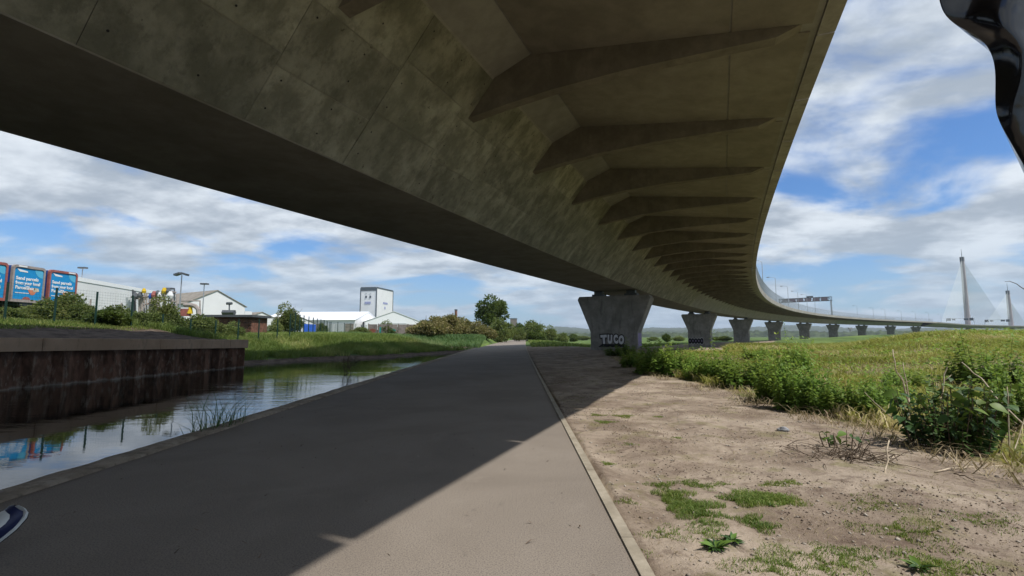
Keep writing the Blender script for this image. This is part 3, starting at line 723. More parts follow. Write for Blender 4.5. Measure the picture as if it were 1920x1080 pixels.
# kerb of edging stones, each its own piece
kerb = empty('edging_kerb', (0.9, 0, 0)); tag(kerb, 'pale concrete edging kerb along the right side of the path beside the dirt', 'kerb')
y = 1.0
while y < 130:
    L = 0.915; y2 = y + L - 0.006
    x0, x1 = float(path_r(y)), float(path_r(y2)); wk = 0.088; h0 = 0.016 + 0.004 * rng.random()
    mb = MB(); mb.hexa([(x0 + .001 - .9, y, -0.1), (x0 + wk - .9, y, -0.1), (x1 + wk - .9, y2, -0.1), (x1 + .001 - .9, y2, -0.1),
                        (x0 + .001 - .9, y, h0), (x0 + wk - .9, y, h0), (x1 + wk - .9, y2, h0), (x1 + .001 - .9, y2, h0)])
    mb.obj('edging_stone', M['kerb'], kerb); y += L

# ------------------------------------------------------------------ quay wall opposite
quay = empty('quay_wall', (-18.75, 18.4, 0)); tag(quay, 'rusty brown sheet pile quay wall with a concrete capping beam above dark water', 'quay wall')
qi = Vector((18.75, -18.4, 0))
def WP(t):  # position along the wall, t metres towards the far end measured from (-18.75,18.4)
    y = 18.4 + t * 0.992 if t >= 0 else 18.4 + t * 0.991
    return Vector((float(wall_x(y)), y, float(np.interp(y, [10.8, 18.4, 31], [.16, .06, -.11]))))
per = 1.12; t = -24.0
def pile_mesh():
    mb = MB(); pr_ = [(0.0, 0.0), (0.0, 0.36), (-0.36, 0.50), (-0.36, 0.96), (0.0, 1.10), (0.0, per)]
    pts = [(a, b) for a, b in pr_]; V = []
    for a, b in pts: V += [(a, b, -1.3), (a, b, 0.9)]
    for a, b in pts: V += [(a - 0.03, b, -1.3), (a - 0.03, b, 0.9)]
    n = len(pts); F = [[2 * i, 2 * i + 2, 2 * i + 3, 2 * i + 1] for i in range(n - 1)] + [[2 * (i + n), 2 * (i + n) + 1, 2 * (i + n) + 3, 2 * (i + n) + 2] for i in range(n - 1)]
    mb.add(V, F); return mb.mesh('sheet_pile', M['rust'])
pmh = pile_mesh()
while t < 12.6:
    p = WP(t); q = WP(t + per); o = link('sheet_pile', pmh, quay, p + qi, -math.atan2(q.x - p.x, q.y - p.y)); t += per
pe = WP(t)
mb = MB(); mb.box(pe + qi + Vector((-1.0, 0.02, -0.2)), (2.0, 0.05, 2.2)); mb.obj('end_pile', M['rust'], quay)
for a, b in ((-30, -22.5), (-22.5, -17), (-17, -11.4), (-11.4, -5.3), (-5.3, 0.75), (0.75, 6.3), (6.3, 11.4), (11.4, t + 0.12)):
    p = WP(a + 0.012); q = WP(b - 0.012); th = math.atan2(q.x - p.x, q.y - p.y); c_ = (p + q) / 2
    nrm = Vector((math.cos(th), -math.sin(th), 0))
    mb = MB(); mb.hexa([pt + qi + nrm * o_ + Vector((0, 0, z_)) for z_ in (.855, 1.375) for pt, o_ in ((p, -.82), (p, .18), (q, .18), (q, -.82))])
    o = mb.obj('capping_block', M['cap'], quay); bv = o.modifiers.new('bevel', 'BEVEL'); bv.width = 0.015

# ------------------------------------------------------------------ hills and far woods
def ridge(name, r0, hgt, a0, a1, seed, mat, rough=1.0, thick=300):
    an = np.radians(np.arange(a0, a1, 0.12)); V = []; 
    h = hgt * (0.35 + 0.65 * fbm(an * 9 + seed, an * 0 + seed, 4)) + rough * fbm(an * 260 + seed, an * 0 + seed * 2, 3) * 9 * r0 / 3000
    for i, a in enumerate(an):
        for dr, f in ((0, 0), (thick * .25, 0.75), (thick * .5, 1.0), (thick, 0.0)):
            V.append(((r0 + dr) * math.sin(a), (r0 + dr) * math.cos(a), -2 + h[i] * f))
    n = 4; F = np.array([[i * n + k, (i + 1) * n + k, (i + 1) * n + k + 1, i * n + k + 1] for i in range(len(an) - 1) for k in range(3)])
    o = link(name, mesh_np(name, V, F, mat, False)); o['kind'] = 'structure'; return o
ridge('hills', 4600, 120, 5, 80, 3.3, M['hill'], 1.0, 900)
ridge('hills', 3000, 46, -60, 22, 8.1, M['hill'], 1.0, 500)
ridge('wooded_rise', 1300, 15, 14, 75, 5.7, M['hill'], 2.6, 200)
ridge('wooded_rise', 900, 9, -20, 24, 2.7, M['hill'], 2.2, 120)

# ------------------------------------------------------------------ foliage builders
def quads_from(P, D, N, L, Wd, fold=0.15, rnd=None):
    """leaf quads: base P, along D, normal N, length L, width Wd"""
    S = np.cross(D, N); S /= np.linalg.norm(S, axis=1, keepdims=True) + 1e-9
    L = L[:, None]; Wd = Wd[:, None]
    a = P; b = P + D * L * 0.45 + S * Wd * 0.5 - N * L * fold; c = P + D * L; d = P + D * L * 0.45 - S * Wd * 0.5 - N * L * fold
    V = np.stack([a, b, c, d], 1).reshape(-1, 3); F = np.arange(len(P) * 4).reshape(-1, 4)
    return V, F
def unit(v): return v / (np.linalg.norm(v, axis=-1, keepdims=True) + 1e-9)
def crown_mesh(name, mat, n, size, lumps, R3, seed, leaf=0.25, shell=0.55, lump_r=(0.28, 0.45), droop=0.0, flat=False):
    """foliage of an uneven crown, unit box about R3 radii, centre at origin"""
    g = np.random.default_rng(seed); R3 = np.array(R3, float)
    c = unit(g.normal(size=(lumps, 3))) * (g.random((lumps, 1)) ** 0.45) * 0.72
    if flat: c[:, 2] = np.abs(c[:, 2]) * 1.35 - 0.5
    lr = lump_r[0] + (lump_r[1] - lump_r[0]) * g.random(lumps)
    k = g.integers(0, lumps, n); d = unit(g.normal(size=(n, 3)) + np.array([0, 0, 0.25])); rr = (shell + (1 - shell) * g.random((n, 1))) * (1 + 0.22 * g.normal(size=(n, 1)) * 0.5)
    P = (c[k] + d * lr[k, None] * rr) * R3
    D = unit(d + 0.8 * g.normal(size=(n, 3)) + np.array([0, 0, -droop])); N = unit(g.normal(size=(n, 3)) + d * 0.8)
    L = leaf * (0.6 + 0.8 * g.random(n)); V, F = quads_from(P, D, N, L, L * (0.5 + 0.3 * g.random(n)))
    lumpv = g.random(lumps); r_ = np.clip(0.55 * lumpv[k] + 0.45 * g.random(n), 0, 1)
    return mesh_np(name, V, F, mat, False, dict(rnd=np.repeat(r_, 4)))
def branch_mesh(H, spread, seed, base=0.2, nb=7, clear=0.3):
    g = np.random.default_rng(seed); mb = MB()
    mb.tube([(0, 0, -0.3), (g.normal() * .05 * H * .2, g.normal() * .05 * H * .2, H * .4), (g.normal() * .03 * H, g.normal() * .03 * H, H * .85)], [base, base * .7, base * .2], 7)
    for i in range(nb):
        a = 2 * math.pi * i / nb + g.random(); z0 = H * (clear + 0.4 * g.random()); r = spread * (0.5 + 0.4 * g.random()); z1 = min(H * .95, z0 + H * (.2 + .25 * g.random()))
        mb.tube([(0, 0, z0), (math.cos(a) * r * .5, math.sin(a) * r * .5, z0 + (z1 - z0) * .4), (math.cos(a) * r, math.sin(a) * r, z1)], [base * .45, base * .3, base * .08], 5)
    return mb
crowns = {}
def crown(kind, variant):
    key = (kind, variant)
    if key not in crowns:
        sd = hash(kind) % 1 + variant * 13 + {'tree': 1, 'bush': 2, 'willow': 3, 'dark': 4}[kind]
        if kind == 'tree': me = crown_mesh('crown', M['tree'], 9000, 1, 26, (1, 1, 1), sd, 0.10, lump_r=(.22, .36))
        if kind == 'dark': me = crown_mesh('crown', M['tree'], 7000, 1, 18, (1, 1, 1), sd, 0.11, lump_r=(.26, .4), flat=True)
        if kind == 'bush': me = crown_mesh('crown', M['bush'], 7000, 1, 20, (1, 1, 1), sd, 0.085, lump_r=(.24, .4), flat=True)
        if kind == 'willow': me = crown_mesh('crown', M['willow'], 9000, 1, 22, (1, 1, 1), sd, 0.10, lump_r=(.22, .38), flat=True)
        crowns[key] = me
    return crowns[key]
def tree(name, x, y, rad, H, label, cat, kind='tree', variant=0, group=None, clear=0.35, base=None, rot=None, zbase=None, trunk=True, ry=None):
    z = TZ(x, y) if zbase is None else zbase
    e = empty(name, (x, y, z - 0.05), rng.random() * 6.28 if rot is None else rot); tag(e, label, cat, group)
    base = base or max(0.04, H * 0.022); zc = H * (1 + clear) / 2; rz_ = H * (1 - clear) / 2
    c = link('crown' if cat == 'tree' else 'foliage', crown(kind, variant), e, (0, 0, zc)); c.scale = (rad * 1.06, (ry or rad) * 1.06, rz_ * 1.08)
    if trunk: branch_mesh(H, rad * .8, int(x * 7 + y * 3) % 1000, base, clear=max(.1, clear * .8)).obj('trunk' if cat == 'tree' else 'stems', M['bark'], e)
    return e
def px_tree(name, pxc, pyt, pyb, pw, Y, label, cat, **k):
    """stand a plant at depth Y so that it spans the measured size"""
    p = at(pxc, pyt, Y); z = TZ(p[0], Y); H = p[2] - z; rad = pw / 2 * Y / FPX
    return tree(name, p[0], Y, rad, max(H, 0.5), label, cat, **k)
px_tree('round_tree', 919, 553, 0, 72, 142, 'tall round dark green tree standing alone above the scrub left of the path end', 'tree', kind='tree', variant=0, clear=0.2)
px_tree('small_tree', 544, 560, 0, 64, 62, 'small bushy tree behind the green mesh fence, left of the white tower', 'tree', kind='bush', variant=1, clear=0.0)
T = 'scrub and trees beside the far canal bank'
for i, (px, yt, w_, Y, kd, lb) in enumerate([
    (800, 583, 78, 92, 'willow', 'tan green willow scrub at the left end of the scrub belt, under the white gable'),
    (838, 581, 70, 98, 'willow', 'brownish willow scrub with wispy twigs just below the brick chimney'),
    (872, 590, 66, 104, 'willow', 'olive willow scrub in the middle of the scrub belt'),
    (905, 595, 62, 100, 'willow', 'pale olive willow scrub directly below the round tree'),
    (858, 586, 60, 130, 'dark', 'dark green bush rising behind the willow scrub beside the chimney'),
    (940, 588, 56, 118, 'bush', 'mid green bush at the right foot of the round tree'),
    (968, 606, 40, 140, 'bush', 'low green bush beside the far end of the path on its left'),
    (975, 598, 40, 190, 'dark', 'dark tree below the flat grey building at the path end'),
    (1003, 594, 62, 172, 'bush', 'largest green tree right of the far end of the path'),
    (1002, 618, 44, 140, 'dark', 'dark green bush hugging the right side of the path end'),
    (1032, 606, 42, 178, 'bush', 'sloping green tree at the right of the path end group'),
    (1052, 620, 34, 190, 'bush', 'small pale green bush tapering down to the open field'),
    (1075, 623, 26, 230, 'dark', 'farthest low bush of the row running out into the field')]):
    px_tree('bush' if kd != 'willow' else 'willow_scrub', px, yt, 0, w_, Y, lb, 'bush' if kd != 'willow' else 'willow', kind=kd, variant=i % 3, group=T, clear=-0.1, trunk=(kd != 'dark'))
px_tree('field_bush', 1250, 622, 0, 21, 205, 'lone round dark bush standing in the green field between the first two piers', 'bush', kind='dark', variant=1, clear=0.0)
for i, (px, yt, w_, Y, lb) in enumerate([(1225, 629, 26, 260, 'low hedge clump left of the lone field bush'), (1274, 628, 34, 260, 'low hedge clump right of the lone field bush'), (1352, 628, 40, 250, 'pale hedge clump between the second and third piers'), (1095, 627, 40, 300, 'low hedge clump left of the graffiti pier in the field')]):
    px_tree('hedge_clump', px, yt, 0, w_, Y, lb, 'hedge', kind='bush', variant=i % 3, group='hedge clumps in the field', clear=-0.1, trunk=False)
# shrubs on the bank behind the quay
SH = [(8, 572, 60, 28, 'bush', 'green shrub at the left edge below the first trailer'), (58, 574, 78, 30, 'bush', 'leafy shrub below the middle trailer poster'),
      (118, 545, 74, 31, 'bush', 'tall pale green shrub covering the lower right trailer poster'), (165, 566, 60, 31, 'bush', 'shrub below the left end of the long white shed'),
      (205, 577, 60, 30, 'dark', 'dark shrub below the middle of the long white shed'), (243, 570, 72, 33, 'bush', 'round shrub below the pipework tanks'),
      (282, 578, 56, 34, 'bush', 'lower shrub left of the tall fence side shrub'), (315, 551, 56, 36, 'bush', 'tall upright shrub right of the pipework tanks'),
      (360, 589, 54, 38, 'nett', 'bright green shrub left of the small brick hut'), (402, 590, 36, 39, 'bush', 'shrub against the left end of the brick hut'),
      (432, 606, 40, 40, 'bush', 'small shrub in front of the brick hut')]
for i, (px, yt, w_, Y, kd, lb) in enumerate(SH):
    px_tree('shrub', px, yt - 9, 0, w_ * 1.42, Y, lb, 'shrub', kind='bush' if kd == 'nett' else kd, variant=i % 3, group='shrubs along the green mesh fence', clear=-0.15)
for i, (px, yt, w_, Y, lb) in enumerate([(520, 596, 40, 58, 'low bush at the left foot of the small tree'), (606, 600, 22, 72, 'small dark bush behind the fence left of the white tower'),
      (676, 606, 46, 74, 'grey green bush behind the right end of the mesh fence'), (727, 596, 56, 92, 'yellow green ivy mound on top of the concrete panel fence'), (762, 604, 34, 94, 'low ivy clump at the right end of the concrete panel fence'), (486, 604, 46, 50, 'bush right of the brick hut behind the fence posts')]):
    px_tree('low_bush', px, yt, 0, w_, Y, lb, 'bush', kind='bush', variant=(i + 1) % 3, group='low bushes along the far bank fence', clear=-0.1, trunk=False)

# ------------------------------------------------------------------ mesh fence
def fence_run(pts, spacing, h, label, posts_at=None):
    e = empty('mesh_fence', (*pts[0], TZ(*pts[0]))); tag(e, label, 'fence'); b0 = Vector(e.location)
    fp = MB(); fp.box((0, 0, h / 2), (0.075, 0.075, h)); fp.box((0, 0, h + .01), (0.085, 0.085, 0.02)); fm = fp.mesh('post', M['green_post'])
    P = []
    for a, b in zip(pts[:-1], pts[1:]):
        L = math.dist(a, b); n = max(1, round(L / spacing))
        P += [(a[0] + (b[0] - a[0]) * i / n, a[1] + (b[1] - a[1]) * i / n) for i in range(n)]
    P.append(pts[-1]); Z = [TZ(*p) for p in P]
    for p, z in zip(P, Z): link('post', fm, e, Vector((p[0], p[1], z - 0.1)) - b0)
    for (p, z), (q, w2) in zip(zip(P[:-1], Z[:-1]), zip(P[1:], Z[1:])):
        mb = MB()
        for k in range(13):
            f = 0.06 + 0.93 * k / 12 * h
            mb.tube([Vector((p[0], p[1], z + f)) - b0, Vector((q[0], q[1], w2 + f)) - b0], 0.0035, 3, cap=False)
        for k in range(1, 14):
            t_ = k / 14; x = p[0] + (q[0] - p[0]) * t_; y = p[1] + (q[1] - p[1]) * t_; zz_ = z + (w2 - z) * t_
            mb.tube([Vector((x, y, zz_ + .03)) - b0, Vector((x, y, zz_ + h - .03)) - b0], 0.0025, 3, cap=False)
        mb.obj('mesh_panel', M['green_post'], e)
    return e
fence_run([(-29, 17), (-25.6, 27), (-20.6, 42.5)], 2.05, 2.1, 'dark green mesh fence with square posts along the quay, in front of the shrubs')
fence_run([(-20.2, 44.0), (-22.4, 52), (-27.5, 73)], 3.2, 2.5, 'dark green mesh fence running away behind the small tree')
fence_run([(-27.7, 74), (-26.6, 100)], 2.5, 2.5, 'dark green mesh fence in front of the long white building')

# ------------------------------------------------------------------ parked trailers with posters
YARD = 2.9
def trailer(y0, wd, frame, lab, full):
    X = -36.0
    e = empty('lorry_trailer', (X, y0 + wd / 2, YARD)); tag(e, lab, 'trailer', 'parked lorry trailers with blue posters')
    z0, z1 = 1.2, 3.7
    mb = MB(); mb.box((-6.2, 0, (z0 + z1) / 2), (12.2, wd - 0.12, z1 - z0)); mb.obj('body', M['blue'], e)
    mb = MB(); mb.box((-6.2, 0, z1 + 0.03), (12.2, wd - 0.2, 0.05)); mb.obj('roof', M['wprint'], e)
    # rear frame with rounded upper corners
    n = 6; outer = []; inner = []
    def rr(hw, zb, zt, rad):
        pts = [(-hw, zb)]
        for k in range(n + 1): a = math.pi - k * math.pi / 2 / n; pts.append((-hw + rad + rad * math.cos(a), zt - rad + rad * math.sin(a)))
        for k in range(n + 1): a = math.pi / 2 - k * math.pi / 2 / n; pts.append((hw - rad + rad * math.cos(a), zt - rad + rad * math.sin(a)))
        pts.append((hw, zb)); return pts
    A = rr(wd / 2, z0 - 0.12, z1 + 0.08, 0.25); B = rr(wd / 2 - 0.12, z0 + 0.08, z1 - 0.1, 0.18); q = len(A)
    V = [(0.10, a, b) for a, b in A] + [(0.10, a, b) for a, b in B] + [(-0.1, a, b) for a, b in A] + [(-0.1, a, b) for a, b in B]
    F = []
    for i in range(q):
        j = (i + 1) % q
        F += [[i, j, q + j, q + i], [2 * q + i, 2 * q + j, j, i], [q + i, q + j, 3 * q + j, 3 * q + i]]
    MB().add(V, F).obj('rear_frame', frame, e)
    mb = MB(); mb.prism([(-0.02, 0.02), (0.02, 0.02), (0.02, -0.02), (-0.02, -0.02)], 0, 0.001)
    pb = MB(); pq = len(B); pb.add([(0.04, a, b) for a, b in B] + [(-0.04, a, b) for a, b in B], [list(range(pq))[::-1], list(range(pq, 2 * pq))] + [[i, (i + 1) % pq, pq + (i + 1) % pq, pq + i] for i in range(pq)])
    po = pb.obj('poster', M['poster'], e)
    rot = (R(90), 0, R(90)); hw = wd / 2 - 0.16
    text_obj('Send parcels', 0.33, M['wprint'], po, (0.052, -hw + 0.12, z1 - 0.72), rot, offset=0.012)
    text_obj('from your local', 0.33, M['wprint'], po, (0.052, -hw + 0.12, z1 - 1.06), rot, offset=0.012, sx=0.88)
    text_obj('ParcelShop', 0.33, M['wprint'], po, (0.052, -hw + 0.12, z1 - 1.40), rot, offset=0.012)
    mb = MB(); mb.add([(0.052, -hw + .15, z1 - .2), (0.052, -hw + .35, z1 - .40), (0.052, -hw + .95, z1 - .42), (0.052, -hw + .92, z1 - .32)], [[0, 1, 2, 3]]); mb.obj('wing_mark', M['wprint'], po)
    mb = MB(); V = [(0.050, hw - .005, z1 - .12)] + [(0.050, hw - .005 - 0.62 * math.sin(a), z1 - .12 - 0.62 * math.cos(a)) for a in np.linspace(0, math.pi / 2, 9)]; mb.add(V, [[0, i, i + 1] for i in range(1, 9)]); mb.obj('round_badge', M['lblue'], po)
    mb = MB(); mb.add([(0.052, -hw + .14, z0 + .52), (0.052, -hw + 1.15, z0 + .52), (0.052, -hw + 1.15, z0 + .58), (0.052, -hw + .14, z0 + .58)], [[0, 1, 2, 3]]); mb.obj('web_line', M['wprint'], po)
    # hand holding a parcel, flat print
    mb = MB(); V = [(0.052, 0.35 + 0.30 * math.cos(a) * (1 + .2 * math.sin(3 * a)), z0 + 0.72 + 0.27 * math.sin(a)) for a in np.linspace(0, 2 * math.pi, 14)[:-1]]; mb.add(V, [list(range(13))]); mb.obj('printed_hand', bpy.data.materials.get('orange_print') or plain('orange_print', (0.62, 0.22, 0.12), 0.6), po)
    mb = MB(); mb.add([(0.056, .42, z0 + .68), (0.056, .86, z0 + .74), (0.056, .80, z0 + .98), (0.056, .45, z0 + 1.0)], [[0, 1, 2, 3]]); mb.obj('printed_parcel', bpy.data.materials.get('cream_print') or plain('cream_print', (0.62, 0.55, 0.42), 0.6), po)
    mb = MB(); V = [(0.052, -0.05 + 0.3 * math.cos(a), z0 + 0.09 + 0.2 * math.sin(a)) for a in np.linspace(0, math.pi, 9)]; mb.add(V, [list(range(9))]); mb.obj('red_badge', M['red'], po)
    # white marker on the top rail
    mb = MB(); off = -0.55 if full == 1 else 0.65
    mb.box((0.108, off, z1 - 0.01), (0.02, 0.6, 0.10)); mb.obj('marker_strip', M['wprint'], e)
    text_obj('S', 0.9, M['lblue'], e, (-0.35, -wd / 2 + 0.05, z1 - 0.8), (R(90), 0, R(180)))
    for ax in (-1.8, -3.1):
        for sy in (-1, 1):
            mb = MB(); mb.tube([(ax, sy * (wd / 2 - .35), 0.5), (ax, sy * (wd / 2 - .08), 0.5)], 0.5, 16); mb.obj('wheel', M['rubber'], e)
    mb = MB(); mb.box((-6, 0, 1.0), (12, 0.9, 0.3)); mb.obj('chassis', M['dsteel'], e)
trailer(31.66, 2.42, M['red'], 'leftmost blue lorry trailer, cut off by the left edge of the photo, red rear frame', 1)
trailer(34.42, 2.42, M['fgrey'], 'middle blue lorry trailer with grey brown rear frame and parcels poster', 1)
trailer(37.18, 2.42, M['red'], 'right hand blue lorry trailer with red rear frame, poster half hidden by a shrub', 2)

# ------------------------------------------------------------------ industrial buildings
def wall_box(mb, a, b, z0, z1, depth):
    """box whose front runs a->b (viewed side), extending `depth` to the left of a->b"""
    a = Vector((*a, 0)); b = Vector((*b, 0)); d = (b - a).normalized(); n = Vector((-d.y, d.x, 0)) * depth
    mb.hexa([a + Vector((0, 0, z0)), b + Vector((0, 0, z0)), b + n + Vector((0, 0, z0)), a + n + Vector((0, 0, z0)), a + Vector((0, 0, z1)), b + Vector((0, 0, z1)), b + n + Vector((0, 0, z1)), a + n + Vector((0, 0, z1))])
# long white shed
pa, pb_ = Vector((-50.6, 46, 0)), Vector((-59.4, 85, 0)); d = (pb_ - pa).normalized(); L = (pb_ - pa).length
shed = empty('white_shed', (pa.x, pa.y, 2)); tag(shed, 'long plain white clad shed behind the trailers and shrubs', 'building'); si = -Vector((pa.x, pa.y, 2))
npan = 13; 
mb = MB(); wall_box(mb, (pa + si)[:2], (pb_ + si)[:2], 0, 6.25, 18); mb.obj('wall', M['white'], shed)
out = Vector((d.y, -d.x, 0))
for i in range(npan):
    a = pa + d * (L * i / npan + .03) + out * 0.0; b = pa + d * (L * (i + 1) / npan - .03)
    mb = MB(); wall_box(mb, (a + si + out * .05)[:2], (b + si + out * .05)[:2], 0.3, 6.2, 0.045); mb.obj('cladding_panel', M['white'], shed)
for f in (0.40, 0.575, 0.80):
    p = pa + d * L * f + out * .15; mb = MB(); mb.box(p + si + Vector((0, 0, 3.1)), (0.13, 0.13, 6.2)); mb.obj('downpipe', M['fgrey'], shed)
mb = MB(); wall_box(mb, (pa + si + out * .12)[:2], (pb_ + si + out * .12)[:2], 6.25, 6.75, 18.3); mb.obj('fascia', M['wprint'], shed)
# gabled warehouse
def gabled(name, c, gd, hw, eave, peak, length, wallm, roofm, label, z0=2.0, ext=0.4):
    """gable centre c, gable direction gd (unit), ridge runs 90 degrees left of gd"""
    e = empty(name, (c[0], c[1], z0)); tag(e, label, 'building'); g = Vector((*gd, 0)).normalized(); r = Vector((-g.y, g.x, 0))
    def P(a, b, z): return g * a + r * b + Vector((0, 0, z - z0))
    mb = MB(); prof = [(-hw, z0), (hw, z0), (hw, eave), (0, peak), (-hw, eave)]; q = 5
    mb.add([P(a, 0, z) for a, z in prof] + [P(a, length, z) for a, z in prof], [list(range(q)), list(range(q, 2 * q))[::-1]] + [[i, i + q, (i + 1) % q + q, (i + 1) % q] for i in range(q)])
    mb.obj('wall', wallm, e)
    for sg_ in (-1, 1):
        mb = MB(); sl_ = (peak - eave) / hw
        a0, z0_ = sg_ * (hw + ext), eave - sl_ * ext
        mb.hexa([P(0, -.2, peak + .03), P(a0, -.2, z0_ + .03), P(a0, length + .2, z0_ + .03), P(0, length + .2, peak + .03), P(0, -.2, peak + .18), P(a0, -.2, z0_ + .18), P(a0, length + .2, z0_ + .18), P(0, length + .2, peak + .18)])
        mb.obj('roof', roofm, e)
    return e, P
e, P = gabled('gabled_warehouse', (-61.4, 100), (0.52, 0.85), 6.0, 7.9, 10.9, 26, M['white'], M['roofgrey'], 'white gabled warehouse with brown grey roof behind the lamp masts')
mb = MB(); mb.box(P(3.0, -0.08, 4.6), (0.5, 0.5, 0.8)); mb.obj('vent', M['dsteel'], e)
mb = MB(); wall_box(mb, tuple(P(6.05, 0.0, 0))[:2], tuple(P(7.6, 0.0, 0))[:2], 0, 4.9, 14); mb.obj('side_bay', M['white'], e)
e, P = gabled('gabled_shed', (-70.0, 135), (0.60, 0.80), 4.5, 6.2, 8.1, 16, M['white'], M['roofgrey'], 'small white gabled shed with grey roof right of the larger warehouse')
e, P = gabled('gabled_shed', (-66.5, 150), (0.60, 0.80), 5.5, 5.6, 7.6, 16, M['white'], M['roofgrey'], 'farthest low white gable just left of the small tree')
# white tower block
c0 = Vector((-56.4, 200, 0)); dr_ = Vector((0.172, 0.985, 0)).normalized(); dl_ = Vector((-0.985, 0.172, 0)).normalized()
tw = empty('white_tower', (c0.x, c0.y, 1)); tag(tw, 'square white mill tower with dark top band standing above the long white building', 'building')
def TP(a, b, z): return dr_ * a + dl_ * b + Vector((0, 0, z))
mb = MB(); mb.hexa([TP(0, 0, 0), TP(16.4, 0, 0), TP(16.4, 7.1, 0), TP(0, 7.1, 0), TP(0, 0, 20.7), TP(16.4, 0, 20.7), TP(16.4, 7.1, 20.7), TP(0, 7.1, 20.7)]); mb.obj('wall', M['white'], tw)
mb = MB(); mb.hexa([TP(-.12, 0.1, 19.3), TP(-.01, .1, 19.3), TP(-.01, 7.0, 19.3), TP(-.12, 7.0, 19.3), TP(-.12, .1, 20.9), TP(-.01, .1, 20.9), TP(-.01, 7.0, 20.9), TP(-.12, 7.0, 20.9)]); mb.obj('top_band', M['darktrim'], tw)
mb = MB(); mb.hexa([TP(0, -.12, 20.4), TP(16.4, -.12, 20.4), TP(16.4, -.01, 20.4), TP(0, -.01, 20.4), TP(0, -.12, 20.95), TP(16.4, -.12, 20.95), TP(16.4, -.01, 20.95), TP(0, -.01, 20.95)]); mb.obj('parapet_trim', M['darktrim'], tw)
for a, b in ((0, 0), (0, 7.1), (16.4, 0)):
    mb = MB(); mb.box(TP(a, b, 10.3), (0.35, 0.35, 20.6), -0.17); mb.obj('corner_trim', M['darktrim'], tw)
for b in (2.7, 4.6):
    mb = MB(); mb.box(TP(-.1, b, 16.8), (0.7, 0.2, 0.9), 0.17 * 0 - 0.17 - math.pi * 0); mb.obj('window', M['darktrim'], tw)
    mb = MB(); mb.box(TP(-.1, b, 18.3), (0.6, 0.15, 0.35), -0.17); mb.obj('vent', M['cladgrey'], tw)
bl = plain('faded_blue_print', (0.33, 0.36, 0.56), 0.7)
mb = MB(); 
for k in range(5): mb.box(TP(-.08, 4.9 - k * .55, 14.3), (0.4, 0.12, 1.0), -0.17)
mb.obj('sign_letters', bl, tw)
mb = MB()
for k in range(6): mb.box(TP(6.6 + k * .8, -.08, 14.6), (0.12, 0.55, 0.8), -0.17)
mb.obj('sign_letters', bl, tw)
mb = MB(); mb.box(TP(8.3, -.08, 12.6), (0.12, 1.0, 1.1), -0.17); mb.obj('emblem', bl, tw)
# long white building
e, P = gabled('long_white_building', tuple(at(690, 600, 176)[:2]), (0.10, 0.995), 11, 7.0, 10.2, 34, M['white'], M['wprint'], 'long low building with bright white roof in front of the tower', z0=1.0)
for k in range(9):
    mb = MB(); mb.box(P(-11.1, 2 + k * 3.5, 3.6), (3.0, 0.12, 4.2), 0.10 * -1 + 0); mb.obj('wall_panel', M['cladgrey'] if k % 3 else M['roofgrey'], e)
e2, P = gabled('white_hall', tuple(at(738, 600, 170)[:2]), (0.93, 0.36), 9.5, 6.6, 10.1, 24, M['wprint'], M['wprint'], 'white gabled hall at the right end of the long building, above the ivy', z0=1.0)
mb = MB(); mb.box(P(0, -0.15, 5.0), (9, 0.15, 2.2), math.atan2(.36, .93)); mb.obj('louvre_panel', M['cladgrey'], e2)
# blue container and pale van
p = at(569, 610, 100); ct = empty('blue_container', (p[0], p[1], 1.2)); tag(ct, 'bright blue shipping container behind the mesh fence left of the white building', 'container')
mb = MB(); mb.box((0, 0, 1.45), (2.9, 5.5, 2.6)); mb.obj('body', plain('container_blue', (0.02, 0.12, 0.62), 0.5), ct)
for k in range(9):
    mb = MB(); mb.box((-1.3 + k * .325, -2.79, 1.45), (0.12, 0.07, 2.3)); mb.obj('corrugation', bpy.data.materials['container_blue'], ct)
p = at(558, 614, 88); van = empty('white_van', (p[0], p[1], 1.2), 0.3); tag(van, 'small white van parked left of the blue container', 'van')
mb = MB(); mb.prism([(-.85, -1.9), (.85, -1.9), (.9, 1.9), (-.9, 1.9)], .35, 1.2); mb.prism([(-.75, -.9), (.75, -.9), (.8, 1.85), (-.8, 1.85)], 1.2, 1.95); mb.obj('body', M['white'], van)
mb = MB(); mb.box((0, -.93, 1.52), (1.3, .06, .5)); mb.obj('windscreen', M['black'], van)
for sx__ in (-.85, .85):
    for sy in (-1.2, 1.2): mb = MB(); mb.tube([(sx__ - .1, sy, .35), (sx__ + .1, sy, .35)], .34, 12); mb.obj('wheel', M['rubber'], van)
# chimney and distant grey block
p = at(855, 580, 420); ch = empty('brick_chimney', (p[0], p[1], 0)); tag(ch, 'lone brown brick chimney rising behind the willow scrub', 'chimney')
mb = MB(); mb.tube([(0, 0, 0), (0, 0, p[2] * .96)], 1.6, 14, 1.15); mb.obj('shaft', M['brick'], ch); mb = MB(); mb.tube([(0, 0, p[2] * .96), (0, 0, p[2])], 1.4, 14); mb.obj('cap', M['darktrim'], ch)
p = at(963, 598, 650); gb = empty('grey_block', (p[0], p[1], 0)); tag(gb, 'flat topped grey building poking above the trees at the path end', 'building')
mb = MB(); mb.box((0, 0, p[2] / 2), (9, 9, p[2])); mb.obj('wall', M['fencecon'], gb); mb = MB(); mb.box((0, 0, p[2] + .4), (9.6, 9.6, .8)); mb.obj('roof', M['darktrim'], gb)
p = at(1516, 617, 1500)
# far water tower like block on the horizon behind the piers
p = at(1594, 616, 1400); ft = empty('far_tower', (p[0], p[1], 0)); tag(ft, 'tiny pale tower on the horizon between two far piers', 'tower')
mb = MB(); mb.box((0, 0, p[2] * .45), (3, 3, p[2] * .9)); mb.obj('shaft', M['pier'], ft); mb = MB(); mb.box((0, 0, p[2]), (9, 6, 5)); mb.obj('head', M['pier'], ft)

